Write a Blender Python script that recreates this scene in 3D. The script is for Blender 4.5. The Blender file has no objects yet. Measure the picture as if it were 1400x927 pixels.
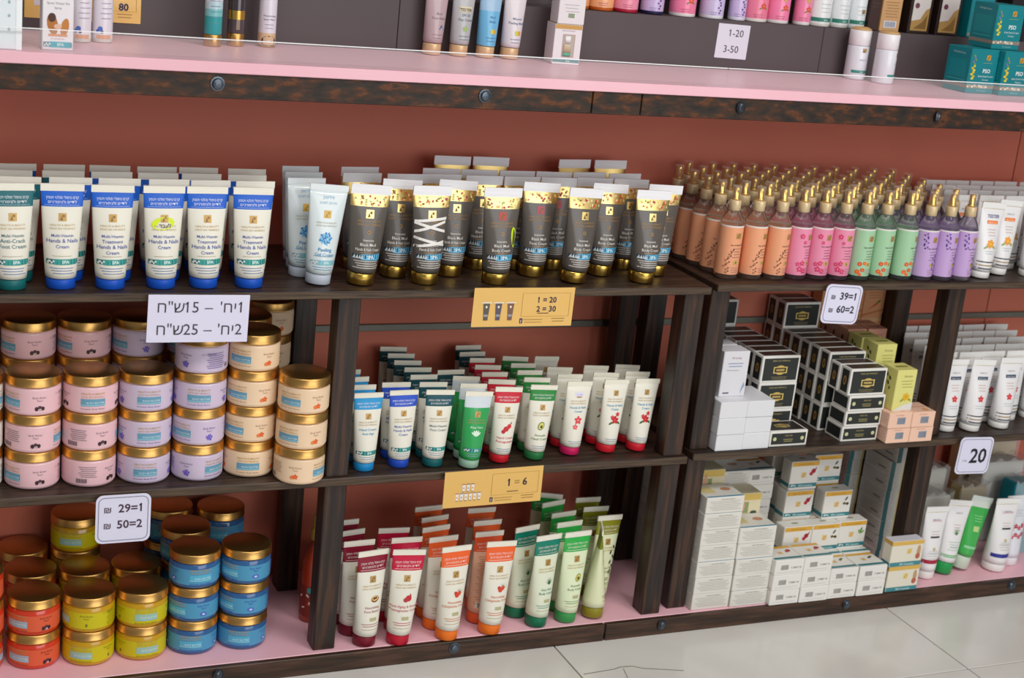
import bpy, bmesh, math, random
from mathutils import Vector, Matrix
random.seed(7)
SC = bpy.context.scene
COL = SC.collection

# ------------------------------------------------------------------ camera, world, lights, exposure
FPX = 2114.7                                     # focal length in pixels of a 1400 x 927 frame
CAM = Vector((0.0, -2.422, 1.42))
def cam_axes(yaw, pitch, roll):
    ca, sa, cb, sb, cc, sc = math.cos(yaw), math.sin(yaw), math.cos(pitch), math.sin(pitch), math.cos(roll), math.sin(roll)
    base = Matrix(((1, 0, 0), (0, 0, -1), (0, 1, 0)))
    ry = Matrix(((ca, 0, -sa), (0, 1, 0), (sa, 0, ca)))
    rx = Matrix(((1, 0, 0), (0, cb, -sb), (0, sb, cb)))
    rz = Matrix(((cc, -sc, 0), (sc, cc, 0), (0, 0, 1)))
    return rz @ rx @ ry @ base
RC = cam_axes(0.44075, 0.28560, 0.10742)
cd = bpy.data.cameras.new('camera')
cd.sensor_width = 36.0
cd.lens = 36.0 * FPX / 1400.0
cd.clip_start = 0.05
cd.dof.use_dof = True
cd.dof.focus_distance = 2.72
cd.dof.aperture_fstop = 5.6
camera = bpy.data.objects.new('camera', cd)
camera.matrix_world = Matrix((RC[0], -RC[1], -RC[2])).transposed().to_4x4()
camera.location = CAM
COL.objects.link(camera)
SC.camera = camera

world = bpy.data.worlds.new('world')
SC.world = world
world.use_nodes = True
bg = world.node_tree.nodes['Background']
bg.inputs[0].default_value = (1.0, 0.985, 0.97, 1)
bg.inputs[1].default_value = 0.24

def area(name, loc, sx, sy, power, col=(1, 0.97, 0.93), target=None):
    l = bpy.data.lights.new(name, 'AREA')
    l.shape = 'RECTANGLE'; l.size = sx; l.size_y = sy; l.energy = power; l.color = col
    o = bpy.data.objects.new(name, l)
    o.location = loc
    if target:
        o.rotation_euler = (Vector(target) - Vector(loc)).to_track_quat('-Z', 'Y').to_euler()
    COL.objects.link(o)
    return o
# rows of ceiling light panels over the shop aisle
area('ceiling_light_panel', (0.2, -1.5, 2.75), 1.2, 0.6, 30)
area('ceiling_light_panel', (1.9, -1.5, 2.75), 1.2, 0.6, 38)
area('ceiling_light_panel', (0.9, -3.6, 2.75), 1.8, 0.6, 30)
area('ceiling_light_panel', (3.2, -3.6, 2.75), 1.2, 0.6, 22)
# unseen fill light added behind the camera to brighten the shelf interiors
area('added_shelf_fill', (2.8, -5.6, 1.7), 4.0, 2.4, 125, (0.96, 0.98, 1.0), (1.4, 0.3, 0.6))

vs = SC.view_settings
vs.view_transform = 'Standard'
vs.look = 'None'
vs.gamma = 1.0
vs.use_curve_mapping = False
vs.exposure = -0.30

# ------------------------------------------------------------------ where a pixel of the photo meets a plane of the shop
def ray(px, py):
    return RC.transposed() @ Vector(((px - 700) / FPX, (py - 463.5) / FPX, 1.0))
def onz(px, py, z):
    d = ray(px, py); return CAM + d * ((z - CAM.z) / d.z)
def ony(px, py, y):
    d = ray(px, py); return CAM + d * ((y - CAM.y) / d.y)

# ------------------------------------------------------------------ materials
def lin(c):
    return c / 12.92 if c <= 0.04045 else ((c + 0.055) / 1.055) ** 2.4
def hexc(h):
    h = h.lstrip('#')
    return tuple(lin(int(h[i:i + 2], 16) / 255.0) for i in (0, 2, 4)) + (1,)
MATS = {}
def mat(name, col='#ffffff', rough=0.4, metal=0.0, trans=0.0, coat=0.0, ior=1.45, emit=0, alpha=1.0):
    if name in MATS: return MATS[name]
    m = bpy.data.materials.new(name); m.use_nodes = True
    b = m.node_tree.nodes['Principled BSDF']
    b.inputs['Base Color'].default_value = hexc(col)
    b.inputs['Roughness'].default_value = rough
    b.inputs['Metallic'].default_value = metal
    b.inputs['Transmission Weight'].default_value = trans
    b.inputs['Coat Weight'].default_value = coat
    b.inputs['IOR'].default_value = ior
    b.inputs['Alpha'].default_value = alpha
    MATS[name] = m
    return m
def ramp(nt, fac, stops):
    r = nt.nodes.new('ShaderNodeValToRGB')
    while len(r.color_ramp.elements) < len(stops): r.color_ramp.elements.new(0.5)
    for e, (p, c) in zip(r.color_ramp.elements, stops):
        e.position = p; e.color = hexc(c)
    nt.links.new(fac, r.inputs[0])
    return r.outputs[0]
def noise_mat(name, stops, scale=(1, 1, 1), nscale=6, detail=6, rough=0.5, metal=0, bump=0.0, coat=0.0, dist=0.0):
    m = mat(name, rough=rough, metal=metal, coat=coat); nt = m.node_tree
    b = nt.nodes['Principled BSDF']
    tc = nt.nodes.new('ShaderNodeTexCoord'); mp = nt.nodes.new('ShaderNodeMapping')
    mp.inputs['Scale'].default_value = scale
    nt.links.new(tc.outputs['Object'], mp.inputs[0])
    n = nt.nodes.new('ShaderNodeTexNoise')
    n.inputs['Scale'].default_value = nscale; n.inputs['Detail'].default_value = detail; n.inputs['Distortion'].default_value = dist
    nt.links.new(mp.outputs[0], n.inputs[0])
    nt.links.new(ramp(nt, n.outputs[0], stops), b.inputs['Base Color'])
    if bump:
        bp = nt.nodes.new('ShaderNodeBump'); bp.inputs['Strength'].default_value = bump; bp.inputs['Distance'].default_value = 0.003
        nt.links.new(n.outputs[0], bp.inputs['Height']); nt.links.new(bp.outputs[0], b.inputs['Normal'])
    return m
noise_mat('dark_wood_x', [(0.3, '#1d1512'), (0.5, '#33261e'), (0.62, '#453327'), (0.8, '#241a15')], (1.2, 26, 26), 5, 8, 0.42, bump=0.35)
noise_mat('dark_wood_z', [(0.3, '#191210'), (0.5, '#2c201a'), (0.64, '#4a3020'), (0.8, '#201713')], (22, 22, 1.3), 5, 8, 0.4, bump=0.3)
noise_mat('wood_edge', [(0.3, '#2e241b'), (0.5, '#4a3a2b'), (0.7, '#5d4936'), (0.85, '#33271d')], (2, 40, 40), 6, 8, 0.55, bump=0.4)
noise_mat('rusty_iron', [(0.30, '#1e1916'), (0.45, '#2f241c'), (0.55, '#43291a'), (0.63, '#643818'), (0.70, '#33241b')], (5, 9, 12), 6, 12, 0.48, metal=0.25, bump=0.3)
noise_mat('brown_iron', [(0.3, '#2a1d16'), (0.5, '#3f2c20'), (0.64, '#54392a'), (0.8, '#2b1e18')], (2.0, 22, 22), 5, 8, 0.45, metal=0.15, bump=0.3)
noise_mat('pink_laminate', [(0.3, '#eab4c0'), (0.6, '#f0bdc9'), (0.8, '#e8b1bd')], (1, 1, 1), 3, 4, 0.38)
noise_mat('terracotta_panel', [(0.3, '#cc7059'), (0.55, '#d3765e'), (0.8, '#c86c55')], (1, 1, 1), 1.6, 3, 0.55)
noise_mat('grey_brown_panel', [(0.3, '#4c4244'), (0.55, '#544a4c'), (0.8, '#4a4042')], (1, 1, 1), 2, 3, 0.5)
mt = noise_mat('marble_tile', [(0.30, '#d0ccc6'), (0.50, '#d9d6d1'), (0.66, '#d2cec8'), (0.8, '#c9c4bd')], (1, 1, 1), 3.0, 9, 0.16, dist=0.6)
def C(h, rough=0.4, metal=0.0, coat=0.0):
    return mat('colour_%s_%d_%d_%d' % (h.strip('#'), rough * 100, metal * 100, coat * 100), h, rough, metal, 0, coat)
mat('grout', '#6d655c', 0.8)
mat('gold', '#e0b95c', 0.28, 1.0)
mat('satin_gold', '#cfa25e', 0.36, 1.0)
mat('gold_foil', '#f0d48a', 0.32, 1.0)
mat('gold_print', '#bf9a5c', 0.4, 0.35)
mat('bolt_steel', '#5c646e', 0.32, 0.9)
mat('rail_metal', '#86857c', 0.4, 0.7)
mat('acrylic', '#ffffff', 0.03, alpha=0.06)
mat('acrylic_edge', '#f2f2f4', 0.2)
mat('clear_plastic', '#f6f6f6', 0.05, 0, 1.0, ior=1.12)
mat('clear_overcap', '#fdf6e8', 0.08, alpha=0.14)
mat('plastic_film', '#f4f4f2', 0.12, alpha=0.28)

# ------------------------------------------------------------------ mesh builder
TXT = {}
def text_mesh(s, bold=0.0):
    k = (s, bold)
    if k in TXT: return TXT[k]
    c = bpy.data.curves.new('lettering', 'FONT'); c.body = s; c.resolution_u = 2; c.offset = bold
    o = bpy.data.objects.new('lettering', c); COL.objects.link(o)
    me = bpy.data.meshes.new_from_object(o.evaluated_get(bpy.context.evaluated_depsgraph_get()))
    vs_ = [(v.co.x, v.co.y) for v in me.vertices]; fs = [tuple(p.vertices) for p in me.polygons]
    ones = []
    for i_, ch in enumerate(s):                            # the built-in digit one is a bare stroke: give it its flag
        if ch == '1':
            c.body = s[:i_ + 1]; bpy.context.view_layer.update()
            m2 = bpy.data.meshes.new_from_object(o.evaluated_get(bpy.context.evaluated_depsgraph_get()))
            x1 = max(v.co.x for v in m2.vertices); yt = max(v.co.y for v in m2.vertices if v.co.x > x1 - .12); bpy.data.meshes.remove(m2)
            ones.append((x1, yt))
    for x1, yt in ones:
        b_ = len(vs_); vs_ += [(x1 - .05, yt), (x1 - .20 - bold, yt - .12), (x1 - .20 - bold, yt - .21 - bold), (x1 - .05, yt - .10 - bold)]; fs.append((b_, b_ + 1, b_ + 2, b_ + 3))
    bpy.data.objects.remove(o); bpy.data.curves.remove(c); bpy.data.meshes.remove(me)
    if vs_:
        x0 = min(v[0] for v in vs_); x1 = max(v[0] for v in vs_); cx = (x0 + x1) / 2
        vs_ = [(x - cx, y) for x, y in vs_]; w = x1 - x0
    else: w = 0
    TXT[k] = (vs_, fs, w); return TXT[k]

class MB:
    def __init__(s): s.v = []; s.f = []; s.m = []; s.mats = []; s.sm = []
    def mi(s, m):
        if isinstance(m, str): m = MATS[m] if m in MATS else C(m)
        if m not in s.mats: s.mats.append(m)
        return s.mats.index(m)
    def add(s, vs_, fs, m, smooth=False):
        b = len(s.v); i = s.mi(m); s.v += [tuple(v) for v in vs_]
        for f in fs: s.f.append(tuple(b + q for q in f)); s.m.append(i); s.sm.append(smooth)
    def lathe(s, prof, m, n=28, cx=0, cy=0, smooth=True, mats=None, sx=1, sy=1):
        vs_ = [(cx + sx * r * math.sin(2 * math.pi * k / n), cy - sy * r * math.cos(2 * math.pi * k / n), z) for r, z in prof for k in range(n)]
        for j in range(len(prof) - 1):
            pass
        b = len(s.v); s.v += vs_
        for j in range(len(prof) - 1):
            i = s.mi(mats[j] if mats else m)
            for k in range(n):
                k2 = (k + 1) % n
                s.f.append((b + j * n + k, b + j * n + k2, b + (j + 1) * n + k2, b + (j + 1) * n + k)); s.m.append(i); s.sm.append(smooth)
        if prof[0][0] > 1e-5:
            s.f.append(tuple(b + k for k in reversed(range(n)))); s.m.append(s.mi(mats[0] if mats else m)); s.sm.append(False)
        if prof[-1][0] > 1e-5:
            s.f.append(tuple(b + (len(prof) - 1) * n + k for k in range(n))); s.m.append(s.mi(mats[-1] if mats else m)); s.sm.append(False)
    def box(s, x0, x1, y0, y1, z0, z1, m, bev=0.0, faces=None):
        if bev <= 0:
            vs_ = [(x, y, z) for z in (z0, z1) for y in (y0, y1) for x in (x0, x1)]
            fl = dict(bottom=(0, 2, 3, 1), top=(4, 5, 7, 6), front=(0, 1, 5, 4), back=(2, 6, 7, 3), left=(0, 4, 6, 2), right=(1, 3, 7, 5))
            for k, f in fl.items(): s.add([vs_[q] for q in f], [(0, 1, 2, 3)], (faces or {}).get(k, m))
            return
        bm = bmesh.new()
        bmesh.ops.create_cube(bm, size=1.0)
        for v in bm.verts: v.co = ((x0 + x1) / 2 + v.co.x * (x1 - x0), (y0 + y1) / 2 + v.co.y * (y1 - y0), (z0 + z1) / 2 + v.co.z * (z1 - z0))
        bmesh.ops.bevel(bm, geom=bm.edges[:], offset=bev, segments=1, affect='EDGES')
        bm.normal_update(); bm.verts.index_update()
        vs_ = [v.co[:] for v in bm.verts]
        for f in bm.faces:
            n = f.normal; key = None
            if abs(n.x) > .9: key = 'right' if n.x > 0 else 'left'
            elif abs(n.y) > .9: key = 'back' if n.y > 0 else 'front'
            elif abs(n.z) > .9: key = 'top' if n.z > 0 else 'bottom'
            s.add([vs_[v.index] for v in f.verts], [tuple(range(len(f.verts)))], (faces or {}).get(key, m))
        bm.free()
    def decal(s, items, warp0):
        for n_it, it in enumerate(items):
            k = it[0]; lift = 0.000012 * n_it
            def warp(u, v): return warp0(u, v, lift)
            if k == 't':                                   # ('t', text, u, v, size, colour[, bold[, maxwidth]])
                _, tx, u, v, sz, m = it[:6]
                vs_, fs, w = text_mesh(tx, it[6] if len(it) > 6 else 0.0)
                kx = sz
                if len(it) > 7 and w * sz > it[7]: kx = it[7] / w
                s.add([warp(u + x * kx, v + y * sz) for x, y in vs_], fs, m)
            elif k == 'r':                                 # ('r', u0, v0, u1, v1, colour)
                _, u0, v0, u1, v1, m = it[:6]
                n = max(1, min(40, int(abs(u1 - u0) / 0.005)))
                vs_ = [warp(u0 + (u1 - u0) * i / n, v) for v in (v0, v1) for i in range(n + 1)]
                s.add(vs_, [(i, i + 1, n + 2 + i, n + 1 + i) for i in range(n)], m)
            elif k == 'e':                                 # ('e', u, v, ru, rv, colour[, rot])
                _, u, v, ru, rv, m = it[:6]; a = it[6] if len(it) > 6 else 0
                n = 12; pts = []
                for i in range(n):
                    x, y = ru * math.cos(2 * math.pi * i / n), rv * math.sin(2 * math.pi * i / n)
                    pts.append(warp(u + x * math.cos(a) - y * math.sin(a), v + x * math.sin(a) + y * math.cos(a)))
                s.add(pts, [tuple(range(n))], m)
            elif k == 'p':                                 # ('p', points, colour)
                s.add([warp(*p) for p in it[1]], [tuple(range(len(it[1])))], it[2])
    def mesh(s, name):
        me = bpy.data.meshes.new(name); me.from_pydata(s.v, [], s.f)
        for m in s.mats: me.materials.append(m)
        me.polygons.foreach_set('material_index', s.m); me.polygons.foreach_set('use_smooth', s.sm); me.update()
        return me
    def build(s, name, parent=None, loc=None, rot=None):
        return link(name, s.mesh(name), parent, loc, rot)

def link(name, me, parent=None, loc=None, rot=None):
    o = bpy.data.objects.new(name, me); COL.objects.link(o)
    if parent: o.parent = parent
    if loc is not None: o.location = loc
    if rot is not None: o.rotation_euler = rot
    return o
def tag(o, label, cat, group=None):
    o['label'] = label; o['category'] = cat
    if group: o['group'] = group
    return o
def thing(name, label, cat, loc=(0, 0, 0), rot=(0, 0, 0), group=None):
    o = link(name, None, None, loc, rot); o.empty_display_size = 0.02
    return tag(o, label, cat, group)
def structure(o): o['kind'] = 'structure'; return o
# a prototype is (thing name, category, [(part name, mesh)]); spawn links one individual that shares the meshes
def spawn(proto, loc, label, group=None, rz=0.0, rx=0.0, ry=0.0):
    rad = max(math.hypot(v.co.x, v.co.y) for v in proto[2][0][1].vertices if v.co.z < 0.045)
    if proto[0] == 'cosmetic_jar': rad = JR * 1.013
    if proto[0] == 'mist_bottle': rad += .0006
    lift = 0.0006 + abs(math.sin(ry)) * rad
    t = thing(proto[0], label, proto[1], (loc[0], loc[1], loc[2] + lift), (rx, ry, rz), group)
    for pn, me in proto[2]: link(pn, me, t)
    ROUND.setdefault(round(loc[2], 3), []).append((t, rad))
    return t
ROUND = {}
def settle():                                              # neighbours standing on one board are nudged apart until none touch
    for items in ROUND.values():
        for it in range(80):
            moved = False
            for i in range(len(items)):
                a, ra = items[i]
                for j in range(i):
                    b, rb = items[j]
                    dx, dy = a.location.x - b.location.x, a.location.y - b.location.y
                    need = ra + rb + 0.0009
                    d2 = dx * dx + dy * dy
                    if d2 >= need * need or d2 < 1e-12: continue
                    d = math.sqrt(d2); push = need - d + 1e-5; ux, uy = dx / d, dy / d; moved = True
                    wa = 0.5 if abs(dy) < 0.012 else (0.92 if dy > 0 else 0.08)
                    a.location.x += ux * push * wa; a.location.y += uy * push * wa
                    b.location.x -= ux * push * (1 - wa); b.location.y -= uy * push * (1 - wa)
            for a, ra in items: a.location.y = min(a.location.y, 0.340 - ra)
            if not moved: break
ORD = ['first', 'second', 'third', 'fourth', 'fifth', 'sixth', 'seventh', 'eighth', 'ninth', 'tenth', 'eleventh', 'twelfth', 'thirteenth', 'fourteenth', 'fifteenth', 'sixteenth']

# ------------------------------------------------------------------ the setting
FLOOR_Y0 = -0.277
m = MB(); m.box(-1.2, 4.6, -3.4, 0.6, -0.06, -0.006, 'grout')
floor = structure(m.build('floor'))
m = MB(); m.box(0.0015, 0.7985, 0.0015, 0.7985, -0.006, 0.0, 'marble_tile', 0.0008)
tile_me = m.mesh('tile')
for ix in range(-3, 4):
    for iy in range(-4, 2):
        if 1.303 + 0.8 * ix < 4.0: link('tile', tile_me, floor, (1.303 + 0.8 * ix, FLOOR_Y0 + 0.8 * (iy - 0), 0))
WALL = 0.342
m = MB(); m.box(-1.2, 4.6, WALL + 0.012, WALL + 0.08, -0.06, 2.6, 'terracotta_panel')
wall = structure(m.build('wall_back'))
m = MB(); m.box(0.001, 2.399, 0, 0.012, 0, 1.198, 'terracotta_panel', 0.001)
pan = m.mesh('panel')
m = MB(); m.box(0.001, 2.399, 0, 0.012, 0, 1.396, 'grey_brown_panel', 0.001)
pan2 = m.mesh('panel')
for i in range(-2, 1):
    link('panel', pan, wall, (2.536 + 2.4 * i, WALL, 0))
    link('panel', pan2, wall, (2.536 + 2.4 * i, WALL, 1.2))
# the wall rail behind the shelves
m = MB(); m.box(-0.9, 4.0, WALL - 0.008, WALL, 0.548, 0.562, 'rail_metal', 0.001)
tag(m.build('wall_rail'), 'thin grey metal rail running along the terracotta wall behind the shelves', 'rail')

# bottom platform: pink board with a brown metal lip
ZB = 0.036
base = thing('display_platform', 'low pink display platform with dark metal front lip on the floor', 'platform', (0, 0, 0))
m = MB(); m.box(-0.9, 4.0, 0.006, WALL, 0.012, ZB, 'pink_laminate', 0.001); m.build('board', base)
m = MB(); m.box(0, 1.297, -0.006, 0.006, 0.0, 0.0355, 'brown_iron', 0.0015); lipm = m.mesh('lip')
for i in range(-1, 3): link('lip', lipm, base, (0.113 + 1.30 * i, 0, 0))
m = MB(); m.lathe([(0.0001, -0.0052), (0.0045, -0.005), (0.0078, -0.0042), (0.0092, -0.0022), (0.0094, -0.0004), (0.0118, -0.0002), (0.0118, 0.003)][::-1], 'bolt_steel', 12, smooth=False)
boltm = m.mesh('bolt')
def bolt(parent, x, z, y=-0.006):
    link('bolt', boltm, parent, (x, y - 0.001, z), (math.radians(-90), 0, random.random()))
for k in range(-2, 7): bolt(base, 0.637 + 0.452 * k, 0.022)

# upper shelf: pink board, rusty iron angle with bolts, clear acrylic guard
ZL = 1.104
led = thing('wall_shelf', 'long pink wall shelf with rusty iron front edge and bolts', 'shelf', (0, 0, 0))
m = MB(); m.box(-0.9, 4.0, -0.004, WALL, 1.086, ZL, 'pink_laminate', 0.001); m.build('board', led)
for x0, x1 in ((-0.9, 1.247), (1.249, 1.345), (1.347, 4.0)):
    m = MB(); m.box(x0, x1, 0.0, 0.006, 1.046, 1.0858, 'rusty_iron', 0.001); m.box(x0, x1, 0.006, 0.05, 1.080, 1.0858, 'rusty_iron'); m.build('iron_angle', led)
for x in (0.131, 0.584, 1.043, 1.554, 2.005, 2.46, -0.32, 2.92, 3.4): bolt(led, x, 1.069, 0.0)
for x0, x1 in ((-0.9, 1.5165), (1.5185, 4.0)):
    m = MB(); m.box(x0, x1, 0.003, 0.0055, ZL, 1.1375, 'acrylic'); g = m.build('acrylic_guard', led)
    m = MB(); m.box(x0, x1, 0.003, 0.0055, 1.1376, 1.139, 'acrylic_edge'); m.build('guard_edge', g)
# riser step on the upper shelf
RY, RZ = 0.276, 1.201
rs = thing('display_riser', 'grey brown riser step along the back of the pink wall shelf', 'riser', (0, 0, ZL))
for x0, x1 in ((-0.9, 0.0495), (0.0505, 0.9765), (0.9775, 1.9035), (1.9045, 2.83), (2.831, 4.0)):
    m = MB(); m.box(x0, x1, RY, WALL - 0.001, 0.0003, RZ - ZL, 'grey_brown_panel', 0.0008); m.build('panel', rs)

# wooden shelf units standing on the platform
ZM, ZT = 0.379, 0.724
def unit(label, x0, x1, yfront, posts, ypost, zt, zm):
    u = thing('wooden_shelf_unit', label, 'shelf', (x0, 0, ZB))
    def part(name, a, b, c, d, e, f, mm, faces=None):
        q = MB(); q.box(a - x0, b - x0, c, d, e - ZB, f - ZB, mm, 0.0015, faces); q.build(name, u)
    part('top_board', x0, x1, yfront, 0.335, zt - 0.0145, zt, 'dark_wood_x', dict(front='wood_edge'))
    part('middle_board', x0, x1, yfront, 0.335, zm - 0.0155, zm, 'dark_wood_x', dict(front='wood_edge'))
    for px0, px1, rdx in posts:
        for y0 in (ypost, 0.262):
            if y0 == 0.262: px0, px1 = px0 + rdx, px1 + rdx
            part('post', px0, px1, y0, y0 + 0.04, ZB, zm - 0.0155, 'dark_wood_z')
            part('post', px0, px1, y0, y0 + 0.04, zm, zt - 0.0145, 'dark_wood_z')
    return u
unit('dark stained wooden shelf unit on the left, holding jars and small tubes', 0.08, 1.554, 0.008, ((0.10, 0.14, 0), (0.816, 0.857, 0), (1.502, 1.544, 0)), 0.016, ZT, ZM)
ZMR, ZTR = 0.384, 0.729
unit('dark stained wooden shelf unit on the right, holding boxes and mist bottles', 1.566, 3.0, 0.008, ((1.569, 1.611, 0), (2.143, 2.187, .056), (2.95, 2.99, 0)), 0.030, ZTR, ZMR)

# ------------------------------------------------------------------ product prototypes
def tube(key, cat, H, r, w, caph, body, cap, seal, sealh=0.009, bands=(), prints=(), capmat=None, name='cream_tube', side=None):
    zt = H - sealh
    def ab(z):
        t = max(0.0, min(1.0, (z - caph) / (zt - caph)))
        return r + (w - r) * t ** 0.85, r * (1 - t ** 1.25) + 0.0012
    zs = sorted(set([caph + 0.0015] + [caph + (zt - caph) * k / 12 for k in range(1, 13)] + [b for q in bands for b in q[:2]]))
    m = MB(); n = 28
    rings = [(zs[0] - 0.001, r * 0.86, r * 0.86)] + [(z,) + ab(z) for z in zs]
    b0 = len(m.v)
    for z, a, b in rings:
        m.v += [(a * math.sin(2 * math.pi * k / n), -b * math.cos(2 * math.pi * k / n), z) for k in range(n)]
    for j in range(len(rings) - 1):
        zc = (rings[j][0] + rings[j + 1][0]) / 2
        mm = body
        for q in bands:
            if q[0] <= zc <= q[1]: mm = q[2]
        i = m.mi(mm)
        for k in range(n):
            k2 = (k + 1) % n
            m.f.append((j * n + k, j * n + k2, (j + 1) * n + k2, (j + 1) * n + k)); m.m.append(i); m.sm.append(True)
    m.f.append(tuple((len(rings) - 1) * n + k for k in range(n))); m.m.append(m.mi(body)); m.sm.append(False)
    def warp(u, v, e):
        a, b = ab(v); q = min(0.995, abs(u) / a)
        return (u, -b * math.sqrt(1 - q * q) - 0.0004 - e, v)
    m.decal(prints, warp)
    me_b = m.mesh('tube_body')
    m = MB(); rc = r * 0.97
    m.lathe([(rc * 0.94, 0.0), (rc, 0.0012), (rc, caph - 0.002), (rc * 0.97, caph - 0.0004), (rc * 0.7, caph)], capmat or cap)
    me_c = m.mesh('cap')
    m = MB(); nn = 10
    ws = w * 1.005
    for k in range(4):
        z0 = zt - 0.0006 + (sealh + 0.0006) * k / 4; z1 = zt - 0.0006 + (sealh + 0.0006) * (k + 1) / 4
        d = 0.0015 if k % 2 else 0.0013
        m.box(-ws, ws, -d, d, z0, z1, seal)
    me_s = m.mesh('crimped_seal')
    return (name, cat, [('tube_body', me_b), ('cap', me_c), ('crimped_seal', me_s)])

def emblem(u, v, s, m1='gold_print', m2='#8d6a35'):
    return [('r', u - s / 2, v - s / 2, u + s / 2, v + s / 2, m1), ('p', [(u - s * .3, v - s * .4), (u + s * .1, v - s * .4), (u - s * .1, v + s * .2)], m2), ('e', u + s * .15, v + s * .15, s * .17, s * .17, m2)]
def flower(u, v, s, col, centre='#f2c14a', n=5, leaf=None):
    o = []
    if leaf: o += [('e', u - s * .9, v - s * .7, s * .6, s * .22, leaf, .6), ('e', u + s * .9, v - s * .6, s * .6, s * .22, leaf, -.6)]
    for k in range(n):
        a = 2 * math.pi * k / n + .3
        o.append(('e', u + s * .5 * math.cos(a), v + s * .5 * math.sin(a), s * .42, s * .3, col, a))
    return o + [('e', u, v, s * .2, s * .2, centre)]
def lines(u, v, w, n, dv, h, col):
    return [('r', u - w / 2 * (1 - .12 * (k % 3)), v - k * dv, u + w / 2 * (1 - .09 * ((k + 1) % 3)), v - k * dv + h, col) for k in range(n)]
def barcode(u, v, w, h, col='#4a4650'):
    o = []; x = -w / 2; k = 0
    while x < w / 2:
        ww = w * (.03, .055, .02, .04)[k % 4]; o.append(('r', u + x, v, u + x + ww, v + h, col)); x += ww + w * (.03, .025, .045)[k % 3]; k += 1
    return o

IVORY, BRAND = '#ebe8da', '#c2a368'
HE1, HE2 = 'ןימטיו יטלומ ילופיט םרק', 'םיינרופיצלו םיידיל'
def brand(v, s=0.0046, col=BRAND, u=0): return [('t', 'HEALTH & BEAUTY', u, v, s, col), ('t', 'DEAD SEA MINERALS', u, v - s * 1.15, s * .93, col)]
def spa_band(v0, v1, hw, teal='#3fa39a', dark='#2d6f74'):
    o = [('r', -hw, v0, hw, v1, dark), ('r', -hw * .55, v0 - .0006, hw * .92, v1 + .0006, teal), ('t', 'SPA', hw * .2, v0 + (v1 - v0) * .22, (v1 - v0) * .85, '#dff2ee', .02)]
    for k in range(4): o.append(('e', -hw * .9 + hw * .11 * k, v0 + (v1 - v0) * (.3 + .3 * (k % 2)), hw * .06, (v1 - v0) * .22, '#e6ebe6', .4))
    return o
def hand_tube(key, head, cap, title, txt='#4a5aa8', sticker=False, H=0.168):
    s = H / 0.168
    pr = [('t', HE1, 0, H - .0235, .0062, '#e9eef8', 0, .05), ('t', HE2, 0, H - .0305, .0062, '#e9eef8'), ('r', -.027, H - .0335, .027, H - .0331, '#c9d6ee')]
    pr += emblem(0, H - .052, .0125) + brand(H - .066)
    v = H - .083
    for k, t in enumerate(title): pr.append(('t', t, 0, v - .0088 * k, (.0076, .0085)[len(t) > 9] if k else .0064, txt, .008))
    pr += lines(0, .0545, .032, 1, .003, .0008, '#b4a98c') + spa_band(.0415, .0495, .024)
    pr += lines(0, .035, .038, 3, .0042, .0012, '#6d7fae')
    if sticker: pr += [('e', -.002, H - .060, .019, .0105, '#d8ef1e', .15), ('t', 'רבעל', .001, H - .0665, .009, '#2d3420', .01)]
    return tube(key, 'tube', H, .0238, .0335, .017, IVORY, cap, '#f2eee0', .011, [(H - .036, H - .0105, head)], pr)
P = {}
P['hand'] = hand_tube('hand', '#1f63cf', '#1554c4', ['Multi-Vitamin', 'Treatment', 'Hands & Nails', 'Cream'])
P['hand2'] = hand_tube('hand2', '#1f63cf', '#1554c4', ['Multi-Vitamin', 'Hands & Nails', 'Cream'])
P['hand3'] = hand_tube('hand3', '#1f63cf', '#1554c4', ['Multi-Vitamin', 'Hands & Nails', 'Cream'], sticker=True)
P['foot'] = hand_tube('foot', '#1d6a72', '#156a6c', ['Multi-Vitamin', 'Anti-Crack', 'Foot Cream'], '#3c6f7c')
# pale blue peeling tube
H = .172
pr = [('t', 'ןוגניליפ', 0, H - .024, .007, '#6fa7d4'), ('t', 'םינפל םוינימ', 0, H - .033, .006, '#8fb6d6')] + emblem(0, H - .05, .013, '#d9b65c', '#b98f36') + brand(H - .066, .0042, '#b7a98a')
for k in range(26):
    a = k * 2.4; q = .0105 * math.sqrt(k / 26); pr.append(('e', q * math.cos(a), H - .091 + q * math.sin(a), .0019, .0019, ('#3f9cd8', '#2c83c6', '#7cc3ea')[k % 3]))
pr += [('t', 'Peeling', 0, H - .113, .0085, '#3d93c4', .01), ('t', 'Gel Cream', 0, H - .121, .0075, '#3d93c4')] + lines(0, .05, .036, 1, .003, .001, '#8fb0c4') + spa_band(.036, .043, .022, '#6fc3cf', '#9fb9c6') + lines(0, .031, .036, 2, .004, .0012, '#6f9cb8')
P['peel'] = tube('peel', 'tube', H, .0225, .034, .018, C('#dbe6e8', .25, 0, .3), '#c3cbd8', '#e6eef0', .010, [], pr)
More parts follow.
